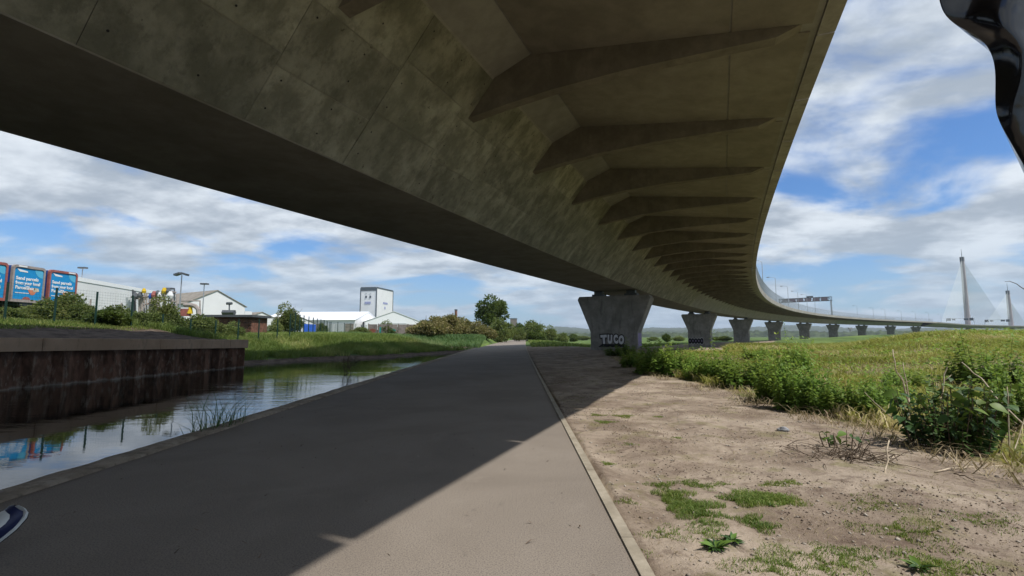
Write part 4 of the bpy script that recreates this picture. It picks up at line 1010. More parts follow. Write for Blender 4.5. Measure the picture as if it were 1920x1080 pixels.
# brick hut, courses of bricks on the visible face
hut = empty('brick_hut', (-25.6, 47, TZ(-25.6, 47))); tag(hut, 'small flat roofed brick hut behind the green fence posts', 'hut'); hz0 = hut.location.z
hx0 = at(382, 600, 47)[0] + 25.6; hx1 = at(472, 600, 47)[0] + 25.6; ht = at(400, 591, 47)[2] - hz0
mb = MB(); mb.box(((hx0 + hx1) / 2, 1.6, ht / 2 - .2), (hx1 - hx0 - .1, 3.0, ht)); mb.obj('wall', M['brick'], hut)
bk = MB(); bk.box((0, 0, 0), (0.44, 0.06, 0.14)); bkm = bk.mesh('brick', M['brick']); nb_ = 0
r_ = 0; z = 0.08
while z < ht - 0.25:
    x = hx0 + .25 + (0.23 if r_ % 2 else 0)
    while x < hx1 - .2:
        if nb_ < 290: o = link('brick', bkm, hut, (x, 0.09 - 0.02 * rng.random(), z)); nb_ += 1
        x += 0.46
    z += 0.157; r_ += 1
mb = MB(); mb.box(((hx0 + hx1) / 2, 1.5, ht - .08), (hx1 - hx0 + .5, 3.7, 0.22)); mb.obj('roof_slab', M['dsteel'], hut)

# graffiti covered concrete panel fence
cf = empty('concrete_fence', (-23, 90, TZ(-23, 90))); tag(cf, 'grey concrete panel fence with teal and red brown graffiti, under the ivy', 'fence'); zf = cf.location.z
xs_ = np.linspace(at(691, 610, 90)[0], at(778, 610, 90)[0], 6); top = at(700, 608, 90)[2] - zf
for i in range(5):
    cx = (xs_[i] + xs_[i + 1]) / 2 + 23; wdt = xs_[i + 1] - xs_[i]
    mb = MB(); mb.box((cx, i * .5, top / 2), (wdt - .16, .1, top)); o = mb.obj('panel', M['fencecon'], cf)
    mb = MB(); mb.box((cx - wdt / 2, i * .5, top / 2 + .05), (.16, .2, top + .15)); mb.obj('post', M['fencecon'], cf)
    if i in (0, 2):
        V = [(cx - .1 + .6 * math.cos(a) * (1 + .3 * math.sin(3 * a)), i * .5 - .056, top * .5 + .5 * math.sin(a)) for a in np.linspace(0, 2 * math.pi, 13)[:-1]]
        MB().add(V, [list(range(12))]).obj('graffiti_patch', M['teal'] if i else M['rusty'], o)
    if i == 1: mb = MB(); mb.box((cx - .5, i * .5 - .056, top * .45), (.35, .004, top * .7)); mb.obj('graffiti_patch', M['teal'], o)

# floodlight masts
def mast(px, ytop, Y, two, label, foot=2.2):
    p = at(px, ytop, Y); e = empty('floodlight_mast', (p[0], p[1], foot)); tag(e, label, 'lamp mast', 'floodlight masts in the industrial yard'); H = p[2] - foot
    mb = MB(); mb.tube([(0, 0, 0), (0, 0, H)], .09, 8, .06); mb.obj('pole', M['steel'], e)
    for sx__ in ((-1, 1) if two else (0,)):
        mb = MB(); mb.box((sx__ * .42 + (.0 if two else .1), -.1, H + .12), (.72 if two else 1.0, .6, .22), 0, Matrix.Rotation(R(18 * sx__), 4, 'Y')); mb.obj('lamp_head', M['dsteel'], e)
mast(341, 516, 58, True, 'tall mast with twin floodlight heads left of the gabled warehouse')
mast(383, 534, 72, False, 'mast with single floodlight head against the warehouse roof')
mast(155, 504, 68, False, 'floodlight head just above the roof of the long white shed')
mast(318, 543, 66, False, 'small floodlight above the pipework tanks')

# process pipework
p = at(290, 580, 60); plant = empty('process_plant', (p[0], p[1], 2.2)); tag(plant, 'cluttered yard of grey tanks and pipes with yellow and red fittings before the white shed', 'pipework')
def Q(px, py, dY=0.0): return Vector(at(px, py, 60 + dY)) - Vector(plant.location)
def vt(px, y1, y0, r, mat, nm, dY=0):
    a = Q(px, y0, dY); b = Q(px, y1, dY); mb = MB(); mb.tube([a, b], r, 10); return mb.obj(nm, mat, plant)
vt(246, 558, 590, 0.55, M['cladgrey'], 'tank', 1); vt(289, 556, 592, 0.6, M['fgrey'], 'tank', 1); vt(299, 557, 592, 0.55, M['cladgrey'], 'tank', 2)
for px, yt in ((249, 543), (252, 546), (262, 550), (266, 553), (271, 542), (275, 549), (281, 553), (293, 546), (308, 541), (322, 545), (327, 543), (331, 552)):
    vt(px, yt, 590, 0.09 if px % 2 else 0.16, M['fgrey'] if px % 3 else M['dsteel'], 'pipe')
for a, b in (((246, 557), (272, 546)), ((256, 560), (300, 552)), ((296, 561), (330, 566)), ((262, 575), (275, 555)), ((305, 552), (330, 548))):
    mb = MB(); mb.tube([Q(*a), Q(*b)], .12, 6); mb.obj('pipe', M['fgrey'], plant)
for px, py, mt, sz in ((270, 545, 'yellow', .6), (308, 545, 'yellow', .75), (289, 552, 'red', .8), (283, 555, 'blue', .7), (300, 554, 'white', .8), (319, 553, 'white', .9), (253, 555, 'dsteel', .8), (263, 553, 'dsteel', .7), (296, 549, 'dsteel', .6), (316, 545, 'dsteel', .7)):
    a = Q(px, py, -.6); mb = MB(); mb.tube([a + Vector((0, 0, -sz / 2)), a + Vector((0, 0, -sz * .1)), a + Vector((0, 0, sz / 2))], [sz * .3, sz * .42, sz * .2], 8); mb.obj('fitting', M[mt], plant)
mb = MB(); mb.tube([Q(346, 572), Q(358, 572), Q(366, 574), Q(372, 580), Q(373, 592)], .28, 8); mb.obj('bent_duct', M['fgrey'], plant)
mb = MB(); mb.tube([Q(340, 564), Q(375, 564), Q(375, 592)], .1, 6); mb.obj('pipe', M['fgrey'], plant)
mb = MB(); mb.tube([Q(356, 588), Q(357, 576)], .35, 8, .2); mb.obj('fitting', M['yellow'], plant)
mb = MB(); mb.box(Q(348, 586), (1.1, .5, .9)); mb.obj('sign_board', M['red'], plant)
mb = MB(); mb.box(Q(348, 580), (.9, .4, .5)); mb.obj('tank_top', M['white'], plant)
mb = MB(); mb.tube([Q(430, 570), Q(430, 588)], .08, 5); mb.tube([Q(425, 569), Q(435, 569)], .18, 5); mb.tube([Q(418, 586), Q(440, 586)], .35, 6); mb.obj('roof_equipment', M['dsteel'], plant)
mb = MB(); mb.hexa([Q(264, 575) , Q(283, 569), Q(283, 569, 3), Q(264, 575, 3), Q(264, 573), Q(283, 567), Q(283, 567, 3), Q(264, 573, 3)]); mb.obj('rusty_roof', M['rusty'], plant)

# ------------------------------------------------------------------ grasses and ground cover
def in_frame(x, y, m=1.15): return (y > 1.5) & (np.abs(x) < y * 1.062 * m + 0.6)
def blades(name, mat, P, H, W, seed, lean=0.35, rnd=None, parent=None, seg2=True):
    g = np.random.default_rng(seed); n = len(P); a = g.random(n) * 6.283; side = np.stack([np.cos(a), np.sin(a), np.zeros(n)], 1)
    ld = unit(np.stack([g.normal(size=n), g.normal(size=n), np.zeros(n)], 1)) * (lean * (0.3 + g.random(n)))[:, None]
    H = H[:, None]; W = W[:, None]; up = np.array([0, 0, 1.0])
    b0 = P - side * W / 2; b1 = P + side * W / 2; m0 = P + up * H * .55 + ld * H * .35 - side * W * .4; m1 = m0 + side * W * .8; t = P + up * H * (1 - lean * .3) + ld * H
    V = np.stack([b0, b1, m1, m0, t], 1).reshape(-1, 3); base = np.arange(n)[:, None] * 5
    F = np.concatenate([base + [0, 1, 2], base + [0, 2, 3], base + [3, 2, 4]], 0)
    r_ = g.random(n) if rnd is None else rnd
    me = mesh_np(name, V, F, mat, False, dict(rnd=np.repeat(r_, 5)))
    return link(name, me, parent)
def scatter(n, x0, x1, y0, y1, keep, g, ypow=1.0):
    x = x0 + (x1 - x0) * g.random(n); y = y0 + (y1 - y0) * g.random(n) ** ypow
    k = keep(x, y); x = x[k]; y = y[k]; return x, y, terrain(x, y)
g = np.random.default_rng(11)
# left bank grass
x, y, z = scatter(260000, -34, -6, 31, 64, lambda x, y: (x < path_l(y) - .4) & (np.minimum(sdf(W1, x, y), sdf(W2, x, y)) > 0.9) & (g.random(len(x)) < sstep(.9, 2.2, np.minimum(sdf(W1, x, y), sdf(W2, x, y)))) & (fbm(x * .8, y * .8) > .3), g)
n_ = len(x); print('bank', n_)
o = blades('bank_grass', M['grass'], np.stack([x, y, z], 1), .28 + .5 * g.random(n_) * (0.5 + fbm(x * .5, y * .5)), .02 + .02 * g.random(n_), 1, rnd=np.clip(fbm(x * .35, y * .35) * 1.3 - .35 + .5 * g.random(n_), 0, 1), lean=.75); tag(o, 'tall green grass growing on the far canal bank', 'grass', kind='stuff')
x, y, z = scatter(150000, -40, -5.3, 62, 130, lambda x, y: (x < path_l(y) - .5) & (np.minimum(sdf(W1, x, y), sdf(W2, x, y)) > .5), g)
n_ = len(x)
o = blades('reed_bed', M['reed'], np.stack([x, y, z], 1), .5 + .6 * g.random(n_), .05 + .05 * g.random(n_), 2, rnd=np.clip(fbm(x * .2, y * .2) * 1.4 - .4 + .5 * g.random(n_), 0, 1), lean=.6); tag(o, 'blue green reeds and rough grass along the narrow end of the canal', 'reeds', kind='stuff')
# terrace grass behind the capping
x, y, z = scatter(170000, -44, -19, 8, 44, lambda x, y: (wall_x(np.minimum(y, 31.2)) - x > 5.4) & in_frame(x, y), g)
n_ = len(x)
o = blades('terrace_grass', M['grass'], np.stack([x, y, z], 1), .10 + .22 * g.random(n_) * sstep(5.4, 9, wall_x(np.minimum(y, 31.2)) - x), .02 + .02 * g.random(n_), 3); tag(o, 'shaded rough grass on top of the quay in front of the fence', 'grass', kind='stuff')
# right meadow
def mk(x, y): return (x > veg_x(y) + .2) & in_frame(x, y) & (np.abs(fbm(x * .25, y * .8) - .5) < 1) & (g.random(len(x)) < 0.10 + 0.90 * sstep(.42, .60, fbm(x * .45 + 9, y * .7)))
x1_, y1_, z1_ = scatter(520000, 5, 46, 5, 34, mk, g, 1.0)
deadp = np.exp(-((x1_ - 16.5) / 6.5) ** 2 - ((y1_ - 16.8) / 1.6) ** 2); deadp = np.maximum(deadp, 1.1 * np.exp(-((x1_ - 10.5) / 2.6) ** 2 - ((y1_ - 24) / 4.5) ** 2)); k = g.random(len(x1_)) > deadp * .93; x1_, y1_, z1_ = x1_[k], y1_[k], z1_[k]
n_ = len(x1_); print('meadow', n_)
hh = (.08 + .34 * g.random(n_) ** 2) * (0.5 + 1.0 * fbm(x1_ * .6, y1_ * .6)) + .3 * g.random(n_) * sstep(22, 32, x1_ + (y1_ - 20) * .2) * sstep(20, 28, y1_)
o = blades('meadow_grass', M['meadow'], np.stack([x1_, y1_, z1_], 1), hh, .014 + .018 * g.random(n_) + .0006 * y1_, 4, rnd=np.clip(fbm(x1_ * .3, y1_ * .3) * 1.5 - .5 + .55 * g.random(n_), 0, 1), lean=.9); tag(o, 'yellow green rough meadow grass right of the bushes', 'grass', kind='stuff')
x, y, z = scatter(230000, 8, 100, 30, 85, lambda x, y: (x > veg_x(y) + 1.5) & in_frame(x, y, 1.05) & (np.abs(deck_lat(x, y)) > 11) & (fbm(x * .15, y * .3) > .34), g)
n_ = len(x)
o = blades('meadow_grass', M['meadow'], np.stack([x, y, z], 1), .25 + .55 * g.random(n_) * (.5 + fbm(x * .2, y * .2)), .05 + .05 * g.random(n_), 5, rnd=np.clip(fbm(x * .12, y * .12) * 1.5 - .5 + .5 * g.random(n_), 0, 1), lean=.8); tag(o, 'farther rough meadow grass on the mound towards the viaduct piers', 'grass', kind='stuff')
x, y, z = scatter(70000, -1, 60, 58, 150, lambda x, y: (x > path_r(y) + .8) & (np.abs(deck_lat(x, y)) > 12.5) & (fbm(x * .1, y * .1) > .47), g)
n_ = len(x)
o = blades('field_grass', M['grass'], np.stack([x, y, z], 1), .25 + .5 * g.random(n_), .08 + .08 * g.random(n_), 6); tag(o, 'green field grass between the path end and the first pier', 'grass', kind='stuff')
# broadleaf weeds mixed through the meadow
x, y, z = scatter(7000, 6, 42, 6, 34, lambda x, y: (x > veg_x(y) + .4) & in_frame(x, y) & (fbm(x * .7 + 40, y * .7) > .5), g)
n_ = 5 * len(x); xr = np.repeat(x, 5) + .09 * g.normal(size=n_); yr = np.repeat(y, 5) + .09 * g.normal(size=n_); zr = np.repeat(z, 5) + .05 + .5 * g.random(n_) * np.repeat(.5 + .8 * sstep(24, 32, x), 5)
D = unit(np.stack([g.normal(size=n_), g.normal(size=n_), -.2 + .3 * g.normal(size=n_)], 1)); N = unit(np.stack([.4 * g.normal(size=n_), .4 * g.normal(size=n_), np.ones(n_)], 1)); L = (.05 + .07 * g.random(n_)) * (1 + yr * .03)
V, F = quads_from(np.stack([xr, yr, zr], 1), D, N, L, L * .55)
o = link('meadow_weeds', mesh_np('meadow_weeds', V, F, M['nettle'], False, dict(rnd=np.repeat(np.clip(.3 + .7 * g.random(n_), 0, 1), 4)))); tag(o, 'leafy green weeds mixed through the meadow', 'weeds', kind='stuff')
# straw litter in the meadow and under bushes
x, y, z = scatter(150000, 4.2, 34, 4.5, 34, lambda x, y: (x > veg_x(y) - .7) & in_frame(x, y) & ((fbm(x * .8, y * .8 + 30) > .47)), g)
n_ = len(x); o = blades('straw_litter', M['straw'], np.stack([x, y, z + .01], 1), .06 + .28 * g.random(n_) ** 2, .008 + .008 * g.random(n_), 8, lean=1.6); tag(o, 'dead straw and stalks lying through the meadow edge', 'straw', kind='stuff')
# short dead litter over the dirt verge
x, y, z = scatter(30000, 1.0, 7, 2.6, 22, lambda x, y: (x > path_r(y) + .12) & (x < veg_x(y) + .5) & (fbm(x * 1.3 + 5, y * 1.3) > .5), g, 1.6)
n_ = len(x); o = blades('dirt_litter', M['straw'], np.stack([x, y, z + .001], 1), .008 + .045 * g.random(n_) ** 3, .003 + .003 * g.random(n_), 9, lean=2.6); tag(o, 'scraps of dead stalk scattered over the dirt verge', 'litter', kind='stuff')
mk_tw = concrete('dark_litter', (0.24, 0.185, 0.14), (0.12, 0.09, 0.066), scale=5); 
n_ = 0
x, y, z = scatter(42000, 1.0, 9, 2.6, 22, lambda x, y: (x > path_r(y) + .12) & (x < veg_x(y) + .8) & (fbm(x * 1.1 + 25, y * 1.1) > .52), g, 1.6)
n_ = len(x); r_ = .003 + .009 * g.random(n_) ** 3
oc = np.array([(1, 0, 0), (0, 1, 0), (-1, 0, 0), (0, -1, 0), (0, 0, .7), (0, 0, -.7)], float); of = np.array([(0, 1, 4), (1, 2, 4), (2, 3, 4), (3, 0, 4), (1, 0, 5), (2, 1, 5), (3, 2, 5), (0, 3, 5)])
jj = oc[None] * r_[:, None, None] * (0.6 + .9 * g.random((n_, 6, 3))) + np.stack([x, y, z + r_ * .3], 1)[:, None]
o = link('soil_clods', mesh_np('soil_clods', jj.reshape(-1, 3), (np.arange(n_)[:, None, None] * 6 + of[None]).reshape(-1, 3), mk_tw, False)); tag(o, 'small dark crumbs of soil scattered over the dirt verge', 'soil', kind='stuff')
# pebbles
x, y, z = scatter(9000, 1.0, 7, 2.4, 22, lambda x, y: (x > path_r(y) + .12) & (x < veg_x(y)) & (fbm(x * .9 + 50, y * .9) > .42), g, 1.5)
n_ = len(x); r_ = .004 + .018 * g.random(n_) ** 4
oc = np.array([(1, 0, 0), (0, 1, 0), (-1, 0, 0), (0, -1, 0), (0, 0, .7), (0, 0, -.7)], float); of = np.array([(0, 1, 4), (1, 2, 4), (2, 3, 4), (3, 0, 4), (1, 0, 5), (2, 1, 5), (3, 2, 5), (0, 3, 5)])
jj = oc[None] * r_[:, None, None] * (0.6 + .8 * g.random((n_, 6, 3))) + np.stack([x, y, z + r_ * .2], 1)[:, None]
F = (np.arange(n_)[:, None, None] * 6 + of[None]).reshape(-1, 3)
o = link('pebbles', mesh_np('pebbles', jj.reshape(-1, 3), F, M['pebble'], False)); tag(o, 'small pale pebbles strewn over the dirt verge', 'pebbles', kind='stuff')
x, y, z = scatter(900, -4.5, 1.4, 2.4, 26, lambda x, y: (x > path_l(y) + .05) & (x < path_r(y) - .02) & ((g.random(len(x)) < .12) | (x < path_l(y) + .3) | (x > path_r(y) - .25)), g, 1.5)
n_ = len(x); r_ = .003 + .009 * g.random(n_) ** 3
jj = oc[None] * r_[:, None, None] * (0.6 + .8 * g.random((n_, 6, 3))) + np.stack([x, y, r_ * .35], 1)[:, None]
o = link('grit', mesh_np('grit', jj.reshape(-1, 3), (np.arange(n_)[:, None, None] * 6 + of[None]).reshape(-1, 3), M['pebble'], False)); tag(o, 'loose grit scattered along both edges of the asphalt path', 'grit', kind='stuff')
x, y, z = scatter(260, -4.5, 1.2, 2.4, 30, lambda x, y: (x > path_l(y) + .05) & (x < path_r(y) - .02), g, 1.5)
n_ = len(x); o = blades('path_litter', mk_tw, np.stack([x, y, np.full(n_, .004)], 1), .01 + .03 * g.random(n_), .006 + .008 * g.random(n_), 29, lean=2.4); tag(o, 'scraps of dead leaf and twig lying on the asphalt path', 'litter', kind='stuff')
# grass tufts on the dirt verge
TF = [(1240, 905, .16, .5), (1262, 925, .2, .8), (1290, 945, .26, 1), (1310, 965, .2, .8), (1325, 985, .14, .5), (1290, 900, .18, .4), (1320, 908, .16, .4), (1395, 938, .2, .9), (1430, 935, .26, 1), (1465, 942, .2, .7), (1450, 907, .14, .4), (1480, 905, .12, .4), (1405, 975, .14, .7), (1430, 988, .14, .7),
      (1140, 865, .08, .7), (1355, 905, .1, .3), (1175, 940, .12, .3), (1450, 1060, .3, .35), (1550, 1055, .3, .35), (1330, 1000, .15, .4), (1600, 1040, .25, .3), (1760, 1060, .25, .5), (1165, 1030, .2, .2), (1250, 1000, .2, .25), (1235, 780, .1, .4), (1170, 778, .2, .5), (1135, 790, .2, .5), (1120, 775, .16, .5), (1180, 830, .12, .2), (1640, 950, .3, .2), (1270, 820, .08, .3), (1700, 1000, .35, .3), (1840, 985, .3, .2)]
for i, (px, py, rad, dens) in enumerate(TF):
    rad *= .72; c = gz(px, py, 0.0); n_ = int(5200 * rad * rad * 13 * dens) + 50
    a = g.random(n_) * 6.283; rr_ = rad * np.sqrt(g.random(n_)) * (1 + .5 * np.sin(a * 3 + i)); x = c[0] + rr_ * np.cos(a) * 1.2; y = c[1] + rr_ * np.sin(a); z = terrain(x, y)
    k = x > path_r(y) + .1; x, y, z = x[k], y[k], z[k]; n_ = len(x)
    o = blades('grass_patch', M['turfblade'], np.stack([x, y, z], 1), .015 + .05 * g.random(n_) * dens, .003 + .003 * g.random(n_), 40 + i, lean=.9)
    tag(o, 'short green grass growing in a thin patch on the dirt verge', 'grass', 'grass patches on the dirt verge', kind='stuff')

# ------------------------------------------------------------------ individual plants by the verge
def plant_mesh(name, mat, H, rad, stems, per, leaf, seed, droop=.35, widthf=.55):
    g = np.random.default_rng(seed); bx = []; Ds = []
    P = []; D = []; 
    a = g.random(stems) * 6.283; r0 = rad * .75 * np.sqrt(g.random(stems)); base = np.stack([r0 * np.cos(a), r0 * np.sin(a), np.zeros(stems)], 1)
    Hs = H * (.5 + .62 * g.random(stems) ** 1.6) * (1 - .5 * (r0 / rad) ** 2) * np.where(g.random(stems) < .1, 1.4, 1.0); leanv = np.stack([np.cos(a), np.sin(a)], 1) * (r0 / rad * .25 + .12 * g.random(stems))[:, None]
    t = np.tile(np.linspace(.18, 1, per), stems); k = np.repeat(np.arange(stems), per)
    P = np.stack([base[k, 0] + leanv[k, 0] * t * Hs[k], base[k, 1] + leanv[k, 1] * t * Hs[k], t * Hs[k]], 1)
    an = g.random(len(k)) * 6.283
    out = []
    Ps = np.concatenate([P, P]); an2 = np.concatenate([an, an + math.pi]); tt = np.concatenate([t, t])
    dz = .35 - droop - .7 * g.random(len(an2)) + .8 * (tt > .93)
    D = unit(np.stack([np.cos(an2), np.sin(an2), dz], 1)); N = unit(np.stack([.3 * g.normal(size=len(an2)), .3 * g.normal(size=len(an2)), np.ones(len(an2))], 1) - D * 0.2)
    L = leaf * (1.25 - .65 * tt) * (.7 + .6 * g.random(len(an2)))
    V, F = quads_from(Ps + D * .01, D, N, L, L * widthf, .12)
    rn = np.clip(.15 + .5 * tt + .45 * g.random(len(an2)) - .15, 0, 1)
    leaves = mesh_np(name + '_leaves', V, F, mat, False, dict(rnd=np.repeat(rn, 4)))
    mb = MB()
    for i in range(stems):
        mb.tube([base[i] - np.array([0, 0, .05]), (base[i] + np.array([leanv[i, 0] * .5 * Hs[i], leanv[i, 1] * .5 * Hs[i], Hs[i] * .5])), (base[i] + np.array([leanv[i, 0] * Hs[i], leanv[i, 1] * Hs[i], Hs[i]]))], [.006, .005, .002], 3, cap=False)
    st = mb.mesh(name + '_stems', M['twig'] if mat == M['dock'] else stemgreen)
    return leaves, st
stemgreen = plain('green_stem', (0.10, 0.14, 0.04), 0.7)
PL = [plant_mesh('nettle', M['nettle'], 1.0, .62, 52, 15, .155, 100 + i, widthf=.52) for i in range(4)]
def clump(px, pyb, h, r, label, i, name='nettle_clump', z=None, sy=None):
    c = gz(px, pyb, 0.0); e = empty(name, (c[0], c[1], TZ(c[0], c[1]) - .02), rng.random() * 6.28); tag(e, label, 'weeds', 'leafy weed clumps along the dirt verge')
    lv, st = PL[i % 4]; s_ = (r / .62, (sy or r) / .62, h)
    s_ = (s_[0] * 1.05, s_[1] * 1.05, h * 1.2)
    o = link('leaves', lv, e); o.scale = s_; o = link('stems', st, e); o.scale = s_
CLP = [(1166, 668, .7, 1.3, 'dark shaded weed clump at the foot of the graffiti pier'), (1193, 690, .8, .8, 'shaded weed clump at the edge of the deck shadow'),
    (1232, 703, 1.15, .85, 'bright weed clump just out of the deck shadow, leftmost in the sun'), (1272, 705, 1.0, .8, 'bright weed clump second in the sunlit row'),
    (1305, 712, .62, .5, 'low weed clump around the dead grey tangle in the sunlit row'), (1348, 716, .95, .72, 'dense weed clump in the middle of the verge row'), (1400, 728, .9, .75, 'dense weed clump left of the pale grass gap'),
    (1464, 752, 1.05, .55, 'tall weed clump right of the pale grass gap'), (1500, 768, 1.0, .5, 'weed clump right of the tall one, before the meadow'),
    (1540, 774, .72, .42, 'weed clump behind the broken twigs'), (1582, 778, .62, .42, 'dense weed clump above the wilted plant'), (1628, 782, .70, .42, 'weed clump up and right of the wilted plant'), (1672, 776, .55, .42, 'weed clump left of the big dark plant'),
    (1495, 712, 1.0, .5, 'tall leaning weed standing alone in the meadow behind the row'), (1420, 690, .6, .7, 'small weed clump in the dry meadow behind the row'), (1912, 812, .95, .42, 'weed clump at the right edge of the photo'), (1850, 745, .9, .7, 'weed clump behind the big dark plant'), (1700, 752, .55, .5, 'weed clump at the foot of the bare stalks')]
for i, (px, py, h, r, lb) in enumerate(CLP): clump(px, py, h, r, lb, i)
# big dark broad leaved plant; its leaves are single pieces
def big_leaf_mesh(L, W):
    V = []; n = 5
    for i in range(n + 1):
        t = i / n; wv_ = W * math.sin(math.pi * min(1, t ** .75 + .04)) * .5; zc = -0.35 * L * t * t
        V += [(-wv_, L * t, zc + .18 * wv_), (0, L * t, zc), (wv_, L * t, zc + .18 * wv_)]
    F = []
    for i in range(n):
        a = i * 3; F += [[a, a + 1, a + 4, a + 3], [a + 1, a + 2, a + 5, a + 4]]
    return V, F
lvars = []
for k in range(4):
    V, F = big_leaf_mesh(.15 + .02 * k, .105 + .012 * k); lvars.append(mesh_np('leaf', V, np.array(F), M['dock'], True, dict(rnd=np.full(len(V), [.05, .3, .55, .95][k]))))
def broad_plant(px, pyb, h, r, label, stems, per, leafs=1.0, name='broad_leaf_plant', cat='plant', sy=1.0, seed=5, top_only=0.25):
    g = np.random.default_rng(seed); c = gz(px, pyb, 0.0); e = empty(name, (c[0], c[1], TZ(c[0], c[1]))); tag(e, label, cat)
    nl = 0
    for i in range(stems):
        a = g.random() * 6.283; r0 = r * math.sqrt(g.random()); b = np.array([r0 * math.cos(a) * .8, r0 * math.sin(a) * .8 * sy, -.03]); hh_ = h * (.6 + .4 * g.random())
        tp = b + np.array([math.cos(a) * .2 * r0 / r * h, math.sin(a) * .2 * r0 / r * h, hh_]); mid = (b + tp) / 2 + g.normal(size=3) * .03
        mb = MB(); mb.tube([b, mid, tp], [.009, .007, .003], 5, cap=False); mb.obj('stem', M['twig'], e)
        for j in range(per):
            t = top_only + (1 - top_only) * (j + g.random()) / per; p_ = b + (tp - b) * t; an = g.random() * 6.283
            o = link('leaf', lvars[int(min(3, g.random() * 3 + (t > .75)))], e, tuple(p_ + np.array([math.cos(an), math.sin(an), 0]) * .03)); o.rotation_euler = (R(-50 + 60 * g.random()), R(g.normal() * 25), an - math.pi / 2)
            s_ = leafs * (.6 + .6 * g.random()); o.scale = (s_, s_, s_); nl += 1
    return e
bp_ = broad_plant(1785, 842, .98, .62, 'big dark green broad leaved plant casting a deep shadow on the dirt', 32, 9, .8, sy=.8, seed=5)
lv_, st_ = plant_mesh('dock', M['dock'], .88, .62, 34, 14, .115, 300, widthf=.62)
o = link('leaf_mass', lv_, bp_); o['kind'] = 'stuff'; o = link('stem_mass', st_, bp_); o['kind'] = 'stuff'
broad_plant(1578, 842, .30, .26, 'small wilted broad leaved plant among broken twigs', 8, 3, .6, seed=9, top_only=.5)
# low weeds (dock rosettes) on the verge
def rosette(px, py, r, label, seed, n=16):
    g = np.random.default_rng(seed); c = gz(px, py, 0.0); e = empty('rosette_weed', (c[0], c[1], TZ(c[0], c[1]))); tag(e, label, 'weed')
    for j in range(n):
        an = 6.283 * j / n + g.random() * .4; o = link('leaf', lvars[j % 4], e, (.01 * math.cos(an), .01 * math.sin(an), .01)); o.rotation_euler = (R(10 + 35 * g.random()), R(g.normal() * 15), an - math.pi / 2); s_ = r / .19 * (.35 + .65 * g.random()); o.scale = (s_ * .55, s_, s_)
rosette(1342, 1030, .13, 'spreading grey green leafy weed low on the dirt near the bottom', 1, 40); rosette(1372, 1018, .11, 'smaller leafy weed right of the spreading one', 2, 30)
rosette(1725, 1068, .12, 'dark leafy weed at the bottom edge, right of centre', 3, 18); rosette(1448, 950, .06, 'tiny leafy weed at the front of the grass patch', 4, 10); rosette(1792, 1000, .04, 'tiny leafy seedling on the bare dirt at the right', 6, 9)
# dead stalks and twigs
def stick(pts, r0, r1, mat, label, name='dead_stalk', cat='stalk', group='bare dead stalks at the meadow edge', side=None):
    P_ = [Vector(p) for p in pts]; b = P_[0].copy(); e = None
    mb = MB(); n = len(P_); fine = []
    for i in range(n - 1):
        for k in range(3):
            q = P_[i].lerp(P_[i + 1], k / 3) + Vector(rng.normal(size=3)) * r0 * .6; fine.append(q - b)
    fine.append(P_[-1] - b); m_ = len(fine); mb.tube(fine, [r0 + (r1 - r0) * i / (m_ - 1) for i in range(m_)], 6)
    if side:
        for a, c in side: mb.tube([Vector(a) - b, Vector(c) - b], r0 * .55, 5, r0 * .2)
    o = mb.obj(name, mat, None, b, smooth=True); tag(o, label, cat, group); return o
def A(px, py, Y): return tuple(at(px, py, Y))
Y = 8.4
stick([A(1705, 760, Y), A(1692, 715, Y), A(1678, 690, Y - .1), A(1674, 655, Y)], .014, .006, M['drystem'], 'tallest left hand bare stalk rising above the meadow edge', side=[(A(1684, 700, Y), A(1692, 700, Y))])
stick([A(1706, 762, Y - .1), A(1702, 730, Y), A(1693, 680, Y)], .013, .006, M['drystem'], 'forked bare stalk beside the tallest left hand one', side=[(A(1699, 716, Y), A(1707, 714, Y)), (A(1700, 722, Y), A(1688, 702, Y))])
stick([A(1763, 750, Y), A(1769, 715, Y), A(1778, 680, Y)], .014, .007, M['drystem'], 'single stout pale stalk with a side twig, above the big dark plant', side=[(A(1770, 715, Y), A(1784, 703, Y))])
stick([A(1925, 805, 6.4), A(1870, 745, 6.6), A(1840, 710, 6.8), A(1803, 679, 7.0)], .013, .006, M['drystem'], 'long pale stalk leaning left from the right edge')
stick([A(1675, 785, 7.4), A(1640, 755, 7.6), A(1621, 735, 7.7)], .007, .004, M['drystem'], 'thin pale stalk leaning left of the big dark plant')
stick([A(1893, 860, 6.2), A(1891, 780, 6.2), A(1888, 725, 6.2)], .009, .005, M['drystem'], 'upright thin stalk near the right edge'); stick([A(1900, 862, 6.2), A(1903, 840, 6.2), A(1926, 770, 6.3)], .008, .004, M['drystem'], 'stalk slanting out of the right edge')
stick([gz(1666, 905, 0) + [0, 0, -.02], A(1660, 880, 5.35), A(1667, 826, 5.45)], .011, .008, M['drystem'], 'pale bone coloured stick standing up from the dirt in front')
stick([A(1243, 690, 19), A(1250, 668, 19), A(1243, 652, 19)], .016, .01, M['drystem'], 'pale stalk in the shaded weeds beside the pier', group=None); stick([A(1236, 680, 22), A(1240, 662, 22), A(1247, 647, 22)], .02, .01, M['drystem'], 'slanting stalk just right of the pale one by the pier', group=None)
stick([A(1930, 548, 5.0), A(1905, 532, 5.0), A(1893, 527, 5.0), A(1884, 528, 5.0)], .004, .002, M['twig'], 'thin arching stem crossing the sky at the far right', group=None)
